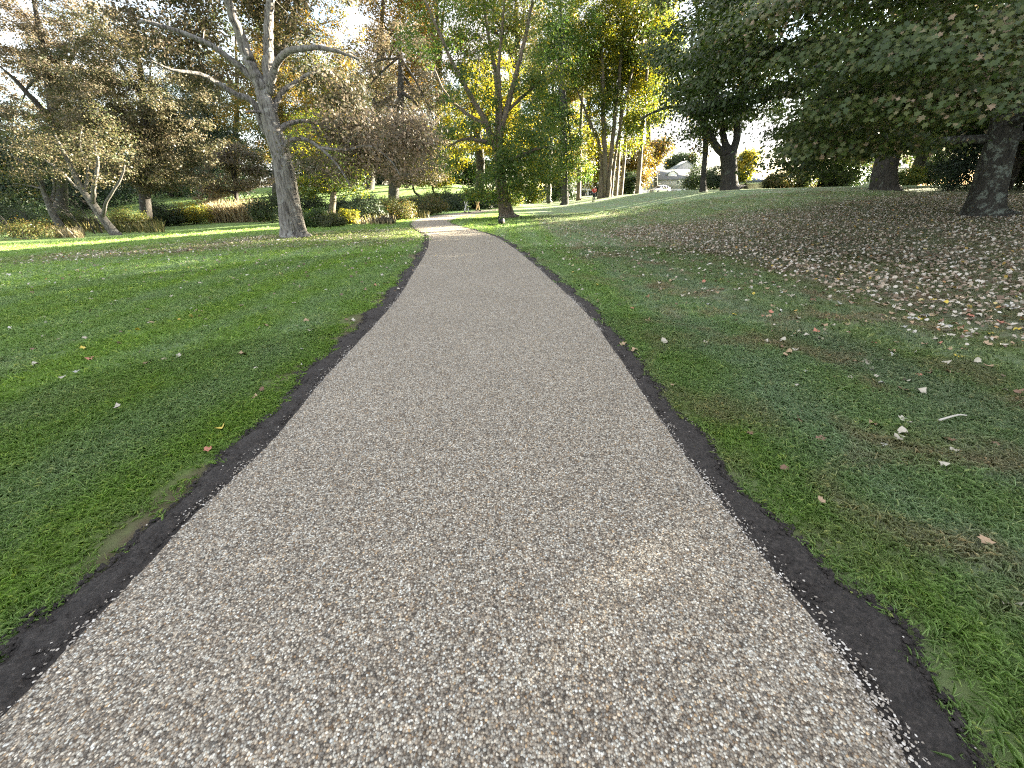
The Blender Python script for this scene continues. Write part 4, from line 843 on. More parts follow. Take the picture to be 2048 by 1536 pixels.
for k, (px, Y, tp, ell, leaf, lab) in enumerate([
    (380, 92, (380, 230), [(370, 300, 110, 60), (380, 365, 110, 40)], 'olive', 'low olive tree closing the gap behind the dark conifers'),
    (560, 100, (560, 220), [(560, 310, 100, 60), (560, 370, 110, 30)], 'darkgreen', 'dark low crowned tree directly behind the old grey maple trunk'),
    (690, 112, (690, 230), [(680, 300, 90, 50), (720, 350, 90, 28)], 'darkgreen', 'dark tree at the upper edge of the far lawn'),
    (860, 118, (860, 250), [(850, 320, 80, 44), (930, 350, 70, 26)], 'green', 'green tree at the right end of the far lawn'),
    (230, 82, (230, 200), [(220, 290, 90, 60), (220, 370, 90, 44)], 'darkgreen', 'dark tree deep between the pale trunks and the russet crown'),
    (470, 110, (470, 40), [(470, 130, 120, 90), (470, 270, 130, 80)], 'olive', 'hazy olive tree far behind the round russet tree'),
    (610, 118, (610, 60), [(600, 160, 120, 90), (620, 290, 120, 70)], 'darkgreen', 'dark tree closing the view above the far lawn'),
    (760, 120, (760, 120), [(760, 230, 110, 80), (770, 310, 110, 50)], 'olive', 'olive tree at the top of the far lawn'),
    (900, 116, (900, 160), [(900, 250, 100, 80), (900, 330, 110, 40)], 'darkgreen', 'dark green tree far beyond the bend'),
    (1020, 112, (1020, 130), [(1020, 230, 90, 80), (1030, 320, 100, 50)], 'green', 'green tree closing the view behind the golden one'),
    (300, 100, (300, 130), [(300, 230, 120, 80), (300, 330, 130, 60)], 'olive', 'olive tree deep behind the wide russet crown'),
    (120, 84, (110, 190), [(120, 280, 150, 70), (100, 360, 160, 60)], 'olive', 'brownish tree deep behind the pale trunks'),
    (-60, 70, (-60, 200), [(-40, 290, 150, 80), (-40, 380, 160, 60)], 'brown', 'brown tree behind the left edge conifer'),
    (1180, 124, (1180, 60), [(1180, 150, 90, 90), (1150, 290, 90, 50)], 'olive', 'tall olive tree far behind the stem clump'),
    (1300, 130, (1290, 40), [(1290, 90, 80, 70), (1310, 180, 60, 50, .6)], 'yellow', 'tall yellow tree far behind the houses')]):
    standing('tree', px, Y, 12, 0, tp, ell, lab, leaf, 'dark', 300, 46, seed=90 + k, gap=.24, limbs=4, tintf=lambda c: -.05)
# trees added to shade the lawns, most of them out of view on the right
for k, (x, y, h, r_) in enumerate([(31, 27, 15, 7.5), (42, 12, 17, 8.5), (33, 3, 14, 7), (50, 34, 18, 8), (28, -8, 15, 8), (60, 20, 20, 9), (62, 2, 20, 10), (46, -12, 18, 9), (72, 40, 20, 9), (80, 14, 22, 10), (66, 56, 19, 7), (42, 62, 21, 6.5), (46, 49, 19, 8), (52, 70, 22, 6)]):
    b = np.array([x, y, tz(x, y)]); E = [(x, y, b[2] + h * .6, r_, r_, h * .4), (x + 1, y - 1, b[2] + h * .33, r_ * .9, r_ * .9, h * .2)]
    tree('maple_tree', b, [([b - [0, 0, .2], b + [0, 0, h * .3], b + [.3, .2, h * .9]], [.6, .42, .1])], E, 'broad green maple added beyond the right of the lawn for shade', group='maples added for shade on the right', leaf='maple', bark='dark', nclus=260, per=40, lsize=.42, crad=1.6, seed=110 + k, gap=.2, flare=4, out_twigs=False)

# ------------------------------------------------------------------ shrubs along the brook and under the trees
bush(332, 452, 64, 46, 'round dark green bush left of the sunlit yellow bush', 'darkgreen', seed=201)
bush(388, 448, 62, 36, 'sunlit yellow bush between the dark bush and the tan reeds', 'yellow', seed=202, tintf=lambda c: .05)
bush(545, 446, 70, 60, 'dark green bush behind the foot of the old grey maple', 'darkgreen', seed=203)
bush(622, 440, 70, 60, 'tall dark shrub right of the old grey maple trunk', 'darkgreen', seed=204, dY=40)
bush(628, 456, 50, 34, 'pale green shrub low beside the old grey maple trunk', 'green', seed=205)
bush(660, 455, 60, 26, 'grey green shrub under the slim trunked tree', 'olive', seed=206)
bush(700, 450, 34, 34, 'small sunlit yellow bush at the edge of the strip of light', 'yellow', seed=207, tintf=lambda c: .15, nclus=40)
bush(733, 444, 70, 42, 'dark mixed shrub right of the small yellow bush', 'darkgreen', seed=208)
bush(690, 418, 60, 30, 'dark shrub on the brook bank behind the slim trunk', 'darkgreen', seed=209, dY=44)
bush(745, 414, 80, 32, 'dark shrub in front of the thick dark trunk', 'darkgreen', seed=210, dY=45)
bush(790, 440, 80, 40, 'olive shrub midway along the brook bank', 'olive', seed=211, depth=.5)
bush(820, 412, 80, 26, 'dark shrub on the bank below the far lawn', 'darkgreen', seed=212, dY=46)
bush(850, 430, 80, 34, 'brown green shrub just left of the path bend', 'olive', seed=213, depth=.4)
bush(895, 422, 80, 34, 'dense dark green shrub behind the bend of the path', 'darkgreen', seed=214, depth=.4)
bush(880, 408, 70, 34, 'low dark bush left of the two walkers', 'darkgreen', seed=215, dY=50)
bush(945, 418.5, 80, 36, 'dark shrub behind the walker in white trousers', 'darkgreen', seed=216, depth=.35)
bush(1005, 413.5, 76, 40, 'green and gold shrub behind the vase shaped tree', 'green', seed=217, depth=.35, tintf=lambda c: .08)
bush(975, 416, 50, 30, 'dark shrub behind the walker in tan trousers', 'darkgreen', seed=235, depth=.35)
bush(1058, 407, 60, 40, 'gold tinged shrub at the crest right of the vase shaped tree', 'yellow', seed=218, depth=.4, tintf=lambda c: -.12)
bush(770, 449, 50, 18, 'dry tan and pink low shrub at the edge of the lit strip', 'pink', seed=219, nclus=40, depth=.5)
bush(1258, 396, 32, 40, 'dark clipped evergreen between the pale trunks and the lone trunk', 'darkgreen', seed=220, dY=70)
bush(1120, 398, 60, 50, 'dark drooping shrub between the pale and the straight trunk', 'darkgreen', seed=221, dY=72)
bush(1203, 398, 16, 30, 'narrow dark evergreen beside the person in red', 'conifer', seed=222, dY=66, nclus=40)
bush(1395, 388, 60, 50, 'grey green shrub covering the right end of the grey house', 'darkgreen', seed=223, dY=70)
bush(1430, 386, 50, 46, 'dark shrub between the slender and the stout maple trunk', 'darkgreen', seed=224, dY=58)
bush(1600, 372, 90, 44, 'dark evergreen mass closing the view under the maple boughs', 'darkgreen', seed=236, dY=62, nclus=120)
bush(1675, 372, 80, 40, 'dim dark shrub left of the white shed', 'darkgreen', seed=237, dY=60, nclus=110)
bush(1860, 362, 80, 60, 'tall dark shrub behind the two grey trunks', 'darkgreen', seed=238, dY=56, nclus=130)
bush(1550, 378, 50, 26, 'grey brown brush at the right of the cream garage', 'olive', seed=225, dY=50)
bush(1590, 374, 60, 30, 'dim green brush behind the fallen log', 'olive', seed=226, dY=52)
bush(1810, 360, 44, 34, 'bright green bush between the two grey trunks', 'green', seed=227, dY=44, tintf=lambda c: .15)
bush(1905, 366, 90, 110, 'very dark evergreen shrub left of the big maple trunk', 'conifer', seed=228, dY=26, nclus=160)
bush(2040, 400, 70, 120, 'dark green shrub at the right edge behind the big maple', 'darkgreen', seed=229, dY=27, nclus=140)
bush(60, 478, 130, 34, 'dry grey brown brush at the far left', 'olive', seed=230, nclus=60, per=40)
bush(20, 440, 120, 50, 'grey brown thicket behind the far left saplings', 'darkgreen', seed=231, dY=34)
bush(265, 462, 60, 40, 'tangled brown brush right of the nearer pale trunk', 'olive', seed=232, dY=31, nclus=50)
bush(160, 462, 80, 40, 'tangled grey brush between the two pale trunks', 'olive', seed=233, dY=33, nclus=50)
# reeds and tall dry grass
def reeds(px0, px1, py, hpx, n, leafm, seed, dY=None):
    r = np.random.default_rng(seed); P = []
    for i in range(n):
        b = at(r.uniform(px0, px1), py + r.uniform(-5, 4)) if dY is None else col(r.uniform(px0, px1), dY + r.uniform(-1.5, 1.5)); P.append(b)
    P = np.array(P); h = hpx / FPX * np.array([depth_at(p) for p in P]) * r.uniform(.5, 1.1, n); lean = r.normal(size=(n, 2)) * .22; w = .03
    a = r.random(n) * 6.28; sx_, sy_ = np.cos(a) * w, np.sin(a) * w
    v = np.stack([P + np.c_[-sx_, -sy_, 0 * h], P + np.c_[sx_, sy_, 0 * h], P + np.c_[lean[:, 0] * h * .5 + sx_, lean[:, 1] * h * .5 + sy_, h * .6], P + np.c_[lean[:, 0] * h, lean[:, 1] * h, h], P + np.c_[lean[:, 0] * h * .5 - sx_, lean[:, 1] * h * .5 - sy_, h * .6]], 1)
    tag(link('reeds', np_mesh('reeds', v.reshape(-1, 3), np.arange(5 * n), np.arange(n) * 5, leafm, r.random(n))), kind='stuff')
REED = leaf_mat('dry_reed', [(0, (.16, .13, .075)), (.5, (.32, .265, .16)), (1, (.46, .4, .26))], .4)
GREENREED = leaf_mat('tall_weed', [(0, (.05, .06, .02)), (.5, (.1, .1, .035)), (1, (.22, .18, .08))], .4)
reeds(418, 540, 436, 40, 1500, REED, 1, 40)
reeds(715, 790, 447, 12, 300, REED, 2)
reeds(600, 780, 443, 18, 900, GREENREED, 3)
reeds(760, 860, 434, 14, 600, GREENREED, 6)
reeds(100, 170, 472, 16, 500, REED, 4)
reeds(0, 330, 462, 22, 1200, GREENREED, 5)

# ------------------------------------------------------------------ houses beyond the crest
def siding(name, c, pitch=.16):
    m, t, b, o = new_mat(name); g = nd(t, 'ShaderNodeNewGeometry'); sx = nd(t, 'ShaderNodeSeparateXYZ'); t.links.new(g.outputs['Position'], sx.inputs[0])
    md = nd(t, 'ShaderNodeMath', operation='MODULO'); md.inputs[1].default_value = pitch; ad = nd(t, 'ShaderNodeMath', operation='ADD'); ad.inputs[1].default_value = 50
    t.links.new(sx.outputs['Z'], ad.inputs[0]); t.links.new(ad.outputs[0], md.inputs[0])
    bp = nd(t, 'ShaderNodeBump', Strength=.8, Distance=.3); t.links.new(md.outputs[0], bp.inputs['Height']); t.links.new(bp.outputs['Normal'], b.inputs['Normal'])
    n = nd(t, 'ShaderNodeTexNoise', Scale=1.5, Detail=5.0); t.links.new(g.outputs['Position'], n.inputs['Vector']); rp = ramp(t, [(.3, [q * .86 for q in c]), (.7, c)]); t.links.new(n.outputs['Fac'], rp.inputs['Fac']); t.links.new(rp.outputs['Color'], b.inputs['Base Color'])
    b.inputs['Roughness'].default_value = .7; return m
HM = dict(grey=siding('grey_clapboard', (.5, .5, .52)), cream=siding('cream_clapboard', (.62, .54, .4)), white=siding('white_clapboard', (.78, .79, .8)), trim=plain('white_trim', (.8, .8, .8), .5, 0, .04),
          shingle=plain('grey_shingle', (.17, .175, .18), .9, 0, .3, 9), shingle2=plain('green_grey_shingle', (.24, .27, .27), .9, 0, .25, 9), metal=plain('blue_grey_metal_roof', (.16, .2, .3), .35, .2, .1, 3), glass=plain('dark_window_glass', (.02, .022, .026), .08, 0, .2), dark=plain('dark_opening', (.025, .024, .022), .8), found=plain('pale_foundation', (.6, .6, .62), .9, 0, .1))
def hx(px, D): return col(px, D)[0]
def hz(px, py, D): return atY(px, py, D)[2]
def window(root, x, z, w, h, y, cols=2, rows=2):
    f = MB(); t_ = .1
    for cx_, cz, a, c_ in ((x, z - h / 2, w + 2 * t_, t_), (x, z + h / 2, w + 2 * t_, t_), (x - w / 2 - t_ / 2, z, t_, h - t_), (x + w / 2 + t_ / 2, z, t_, h - t_)): f.box((cx_, y - .05, cz), (a, .1, c_))
    for i in range(1, cols): f.box((x - w / 2 + w * i / cols, y - .045, z), (.04, .05, h - t_))
    fo = f.build('window', HM['trim'], root); p = MB(); p.box((x, y - .012, z), (w, .024, h - t_))
    po = link('pane', p.mesh('pane', HM['glass'])); po.parent = fo; po.matrix_parent_inverse = Matrix.Identity(4)
    return fo
def gable(mb, x0, x1, y0, y1, z0, z1, over=.35, th=.16, axis='x'):
    """roof of two slabs; ridge along axis"""
    if axis == 'x':
        ym = (y0 + y1) / 2
        for sgn, ye in ((-1, y0 - over), (1, y1 + over)):
            k = (z1 - z0) / (ym - y0); ze = z1 - k * abs(ym - ye)
            v = [(x0 - over, ye, ze), (x1 + over, ye, ze), (x1 + over, ym, z1), (x0 - over, ym, z1)]; v = v + [(a, b_, c_ + th) for a, b_, c_ in v]
            mb.add(v, [(0, 1, 2, 3), (4, 7, 6, 5), (0, 4, 5, 1), (1, 5, 6, 2), (2, 6, 7, 3), (3, 7, 4, 0)])
    else:
        xm = (x0 + x1) / 2
        for xe in (x0 - over, x1 + over):
            k = (z1 - z0) / (xm - x0); ze = z1 - k * abs(xm - xe)
            v = [(xe, y0 - over, ze), (xe, y1 + over, ze), (xm, y1 + over, z1), (xm, y0 - over, z1)]; v = v + [(a, b_, c_ + th) for a, b_, c_ in v]
            mb.add(v, [(0, 1, 2, 3), (4, 7, 6, 5), (0, 4, 5, 1), (1, 5, 6, 2), (2, 6, 7, 3), (3, 7, 4, 0)])
def walls(mb, x0, x1, y0, y1, zb, ze, zr=None, axis='x'):
    mb.box(((x0 + x1) / 2, (y0 + y1) / 2, (zb + ze) / 2), (x1 - x0, y1 - y0, ze - zb))
    if zr:
        if axis == 'x':
            ym = (y0 + y1) / 2
            for x in (x0, x1): mb.add([(x, y0, ze), (x, y1, ze), (x, ym, zr)], [(0, 1, 2)])
        else:
            xm = (x0 + x1) / 2
            for y in (y0, y1): mb.add([(x0, y, ze), (x1, y, ze), (xm, y, zr)], [(0, 1, 2)])
def facade(name, D, px0, px1, label, cat='house'):
    x0, x1 = hx(px0, D), hx(px1, D); root = empty(name, ((x0 + x1) / 2, D + 4.5, tz((x0 + x1) / 2, D)), label, cat); return root, x0, x1
# grey split level house
D = 104; root, x0, x1 = facade('grey_house', D, 1306, 1412, 'pale grey house with grey roof and small white gable behind the parked car'); zb = tz(x0, D) - .6; ze = hz(1345, 358.5, D); zr = hz(1345, 341, D + 4.5); zf = hz(1345, 377.5, D)
m = MB(); walls(m, x0, x1, D, D + 9, zf, ze, zr - .05); m.build('wall', HM['grey'], root)
m = MB(); m.box(((x0 + x1) / 2, D + 4.5, (zb + zf) / 2), (x1 - x0 - .1, 8.9, zf - zb)); m.build('foundation', HM['found'], root)
m = MB(); gable(m, x0, x1, D, D + 9, ze, zr); m.build('roof', HM['shingle'], root)
gx0, gx1 = hx(1333, D), hx(1353.5, D); m = MB(); walls(m, gx0 + .25, gx1 - .25, D + 1.2, D + 5, ze + .4, hz(1343, 347.5, D), hz(1343, 341.5, D), 'y'); dm = m.build('dormer', HM['trim'], root)
m = MB(); gable(m, gx0, gx1, D + 1.3, D + 5.2, hz(1343, 347.5, D), hz(1343, 341, D), .2, .12, 'y'); m.build('dormer_roof', HM['shingle2'], root)
bx0, bx1 = hx(1336, D + 9), hx(1392, D + 9); m = MB(); walls(m, bx0, bx1, D + 9.1, D + 17, zb, hz(1360, 343, D + 9), hz(1360, 324, D + 9), 'y'); m.build('rear_wing', HM['grey'], root)
m = MB(); gable(m, bx0, bx1, D + 9.2, D + 17, hz(1360, 343, D + 9), hz(1360, 323, D + 9), .3, .15, 'y'); m.build('rear_roof', HM['shingle2'], root)
pw = (x1 - x0) / 106
window(root, hx(1352, D), hz(1352, 364.5, D), 4.2 * pw, 6.6 * pw, D)
for px, w in ((1345, 3), (1351.5, 3.6), (1362.5, 4), (1374, 7)): window(root, hx(px, D), hz(px, 381.5, D), w * pw, 4.6 * pw, D - .02 + .07)
# cream garage with blue metal roof
D = 84; root, x0, x1 = facade('cream_garage', D, 1461, 1545, 'cream garage with a blue grey metal roof right of the stout forked maple', 'garage'); zb = tz(x0, D) - .8; ze = hz(1495, 365, D); zr = hz(1500, 350.5, D + 4)
m = MB(); walls(m, x0, x1, D, D + 8, zb, ze); m.build('wall', HM['cream'], root)
m = MB(); m.box(((x0 + x1) / 2, D - .06, ze - .12), (x1 - x0 + .5, .1, .22)); m.build('fascia', HM['trim'], root)
m = MB(); o_ = .4; rx0, rx1 = x0 + 3.2, x1 - 1.5; v = [(x0 - o_, D - o_, ze), (x1 + o_, D - o_, ze), (x1 + o_, D + 8 + o_, ze), (x0 - o_, D + 8 + o_, ze), (rx0, D + 4, zr), (rx1, D + 4, zr)]
m.add(v, [(0, 1, 5, 4), (2, 3, 4, 5), (1, 2, 5), (3, 0, 4), (3, 2, 1, 0)])
for i in range(1, 16):
    f = i / 16; a = np.array(v[0]) * (1 - f) + np.array(v[1]) * f; t0 = np.clip((a[0] - v[0][0]) / (rx0 - v[0][0]), 0, 1); top = np.array(v[4]) if a[0] < rx0 else np.array([min(a[0], rx1), D + 4, zr]); e_ = a + (np.array([a[0], D + 4, zr]) - a) * min(1, t0)
    m.tube([a + [0, 0, .03], e_ + [0, 0, .03]], [.035, .035], 4)
m.build('roof', HM['metal'], root)
# white house behind the trunks
D = 108; root, x0, x1 = facade('white_house', D, 1150, 1254, 'white clapboard house mostly hidden behind the tall trunk clump'); zb = tz(x0, D) - .5; ze = hz(1200, 349, D); zr = hz(1200, 332, D + 4.5)
m = MB(); walls(m, x0, x1, D, D + 9, zb, ze, zr - .05); m.build('wall', HM['white'], root); m = MB(); gable(m, x0, x1, D, D + 9, ze, zr); m.build('roof', HM['shingle'], root)
pw = (x1 - x0) / 104
for px, py, w, h in ((1166, 388, 6, 10), (1181, 388, 7, 12), (1247, 364, 4, 9), (1248, 388, 7, 10), (1200, 366, 5, 9), (1166, 364, 5, 9), (1222, 366, 5, 9), (1222, 388, 5, 10)): window(root, hx(px, D), hz(px, py, D), w * pw, h * pw, D, 2)
m = MB(); m.box((hx(1170, D), D - 1.2, hz(1170, 379.5, D)), (26 * pw, 2.4, .14)); 
for px in (1158, 1172, 1184): m.box((hx(px, D), D - 2.2, (hz(px, 380, D) + zb) / 2), (.22, .22, hz(px, 380, D) - zb))
m.build('porch', HM['trim'], root)
D = 92; root, x0, x1 = facade('white_shed', D, 1086, 1134, 'small white shed with a dark doorway at the far end of the path', 'shed'); zb = tz(x0, D) - .5; ze = hz(1110, 383, D); zr = hz(1110, 374, D + 2.5)
m = MB(); walls(m, x0, x1, D, D + 5, zb, ze, zr - .04); m.build('wall', HM['white'], root); m = MB(); gable(m, x0, x1, D, D + 5, ze, zr, .25); m.build('roof', HM['shingle'], root)
m = MB(); m.box((hx(1107, D), D - .03, (hz(1107, 386, D) + zb) / 2), (.9, .06, hz(1107, 386, D) - zb)); m.build('door', HM['dark'], root)
D = 72; root, x0, x1 = facade('white_shed', D, 1700, 1800, 'white building with a small dark window left of the broad grey trunk', 'shed'); zb = tz(x0, D) - .6; ze = hz(1735, 338, D); zr = hz(1735, 318, D + 3)
m = MB(); walls(m, x0, x1, D, D + 6, zb, ze, zr - .04); m.build('wall', HM['white'], root); m = MB(); gable(m, x0, x1, D, D + 6, ze, zr, .25); m.build('roof', HM['shingle'], root)
window(root, hx(1733, D), hz(1733, 346, D), .6, .9, D, 1)

# ------------------------------------------------------------------ parked white car
CAR = dict(paint=plain('white_car_paint', (.8, .8, .8), .18, 0, .02), glass=plain('tinted_glass', (.015, .017, .02), .05, 0, .1), black=plain('black_trim', (.02, .02, .02), .5, 0, .1), tyre=plain('tyre_rubber', (.018, .018, .018), .85, 0, .1), rim=plain('alloy_rim', (.45, .45, .46), .3, .8, .05), lamp=plain('clear_lamp', (.7, .72, .75), .1, 0, .05), red=plain('red_lamp', (.4, .02, .02), .2, 0, .05))
def build_car(px, py_, D, rz):
    b = col(px, D); root = empty('parked_car', b + [0, 0, .02], 'white parked sport utility car facing left in front of the grey house', 'car', rz=rz)
    # stations along x (front at -2.35): x, z_low, z_belt, z_top, half width low, half width top
    ST = [(-2.35, .42, .72, .8, .62, .5), (-2.2, .3, .8, .98, .84, .72), (-1.6, .28, .9, 1.06, .92, .8), (-1.0, .28, .95, 1.12, .93, .8), (-.25, .28, 1.0, 1.58, .94, .66), (.25, .28, 1.02, 1.68, .94, .67), (1.1, .28, 1.04, 1.67, .94, .66), (1.75, .3, 1.06, 1.56, .93, .63), (2.2, .36, 1.02, 1.2, .88, .66), (2.35, .5, .9, 1.0, .78, .6)]
    V, F = [], []; k = 10
    for x, zl, zb_, zt, wl, wt in ST:
        half = [(wl * .82, zl), (wl, zl + .14), (wl, zb_), (wt, zt - .05), (wt * .75, zt)]
        V += [(x, -y, z) for y, z in half] + [(x, y, z) for y, z in reversed(half)]
    for i in range(len(ST) - 1):
        for j in range(k): F.append((i * k + j, (i + 1) * k + j, (i + 1) * k + (j + 1) % k, i * k + (j + 1) % k))
    F += [tuple(range(k)), tuple(range(len(ST) * k - 1, (len(ST) - 1) * k - 1, -1))]
    m = MB(); m.add(V, F); body = m.build('body', CAR['paint'], root, False)
    bv = body.modifiers.new('soft', 'BEVEL'); bv.width = .05; bv.segments = 2; bv.limit_method = 'ANGLE'; bv.angle_limit = R(18)
    P_ = lambda i, j: np.array(V[i * k + j])
    def panel(name, quad, mat, off):
        q = np.array(quad); n = np.cross(q[1] - q[0], q[3] - q[0]); n /= np.linalg.norm(n); c = q.mean(0); q = c + (q - c) * np.array([.93, .93, .93])
        if n @ (c - np.array([0, 0, .8])) < 0: n = -n
        m = MB(); v = np.vstack([q + n * off, q - n * .02]); m.add(v, [(0, 1, 2, 3), (7, 6, 5, 4), (0, 4, 5, 1), (1, 5, 6, 2), (2, 6, 7, 3), (3, 7, 4, 0)]); return m.build(name, mat, root, False)
    panel('windscreen', [P_(3, 3) + [0, .12, 0], P_(3, 6) - [0, .12, 0], P_(4, 6), P_(4, 3)], CAR['glass'], .045)
    panel('rear_window', [P_(7, 3), P_(7, 6), P_(8, 6), P_(8, 3)], CAR['glass'], .045)
    for sgn, (a, b2) in ((-1, (2, 3)), (1, (7, 6))):
        for i in (4, 5, 6):
            lo0, lo1, up1, up0 = P_(i, a), P_(i + 1, a), P_(i + 1, b2), P_(i, b2); panel('side_window', [lo0, lo1, up1, up0], CAR['glass'], .03)
        for xw in (-1.45, 1.4):
            w = MB(); th = np.linspace(0, 2 * math.pi, 21)[:-1]; y_ = sgn * .86
            prof = [(.36, -.11), (.36, .09), (.3, .115), (.22, .1)]; vv = [(xw + r_ * math.cos(t), y_ + sgn * o_, .36 + r_ * math.sin(t)) for r_, o_ in prof for t in th]
            w.add(vv, [(i * 20 + j, i * 20 + (j + 1) % 20, (i + 1) * 20 + (j + 1) % 20, (i + 1) * 20 + j) for i in range(3) for j in range(20)]); wo = w.build('wheel', CAR['tyre'], root, False)
            w = MB(); vv = [(xw, y_ + sgn * .1, .36)] + [(xw + .23 * math.cos(t), y_ + sgn * .105, .36 + .23 * math.sin(t)) for t in th]; w.add(vv, [(0, j + 1, (j + 1) % 20 + 1) for j in range(20)]); ro = link('rim', w.mesh('rim', CAR['rim'])); ro.parent = wo
            arch = MB(); vv = [(xw + r_ * math.cos(t), sgn * .945, .36 + r_ * math.sin(t)) for r_ in (.37, .43) for t in np.linspace(-.2, math.pi + .2, 14)]; arch.add(vv, [(j, j + 1, 15 + j, 14 + j) for j in range(13)]); arch.build('wheel_arch', CAR['black'], root, False)
        h = MB(); h.box((-2.2, sgn * .66, .78), (.22, .32, .13)); h.build('headlight', CAR['lamp'], root, False)
        h = MB(); h.box((2.2, sgn * .76, .98), (.2, .2, .2)); h.build('tail_light', CAR['red'], root, False)
        h = MB(); h.box((-.62, sgn * 1.0, 1.06), (.14, .16, .12)); h.build('mirror', CAR['paint'], root, False)
        for xd in (.05, 1.0): h = MB(); h.box((xd, sgn * .95, .88), (.2, .03, .035)); h.build('door_handle', CAR['black'], root, False)
        h = MB(); h.box((0, sgn * .93, .33), (1.9, .05, .1)); h.build('sill', CAR['black'], root, False)
    g = MB(); g.box((-2.33, 0, .66), (.08, .86, .2)); g.box((-2.3, 0, .43), (.1, 1.1, .12)); g.build('grille', CAR['black'], root, False)
    g = MB(); g.tube([(-2.375, .07 * math.cos(t), .68 + .05 * math.sin(t)) for t in np.linspace(0, 6.283, 13)], [.012] * 13, 5); g.build('badge', CAR['rim'], root, False)
    return root
build_car(1318, 391, 88, R(32))

# ------------------------------------------------------------------ people
SKIN = plain('skin', (.45, .28, .2), .5, 0, .05); HAIR = plain('dark_hair', (.03, .022, .018), .5, 0, .2); SHOE = plain('dark_shoe', (.03, .03, .03), .6)
def skin_obj(name, J, E, mat, parent, root=0, sub=1):
    me = bpy.data.meshes.new(name); ks = list(J); me.from_pydata([J[k][0] for k in ks], [(ks.index(a), ks.index(b)) for a, b in E], []); me.materials.append(mat)
    o = link(name, me, parent, False); md = o.modifiers.new('skin', 'SKIN'); md.use_smooth_shade = True
    if not me.skin_vertices: me.skin_vertices.new(name='skin')
    for i, k in enumerate(ks):
        r_ = J[k][1]; me.skin_vertices[0].data[i].radius = (r_, r_) if not isinstance(r_, tuple) else r_; me.skin_vertices[0].data[i].use_root = i == root
    ss = o.modifiers.new('soft', 'SUBSURF'); ss.levels = ss.render_levels = sub; return o
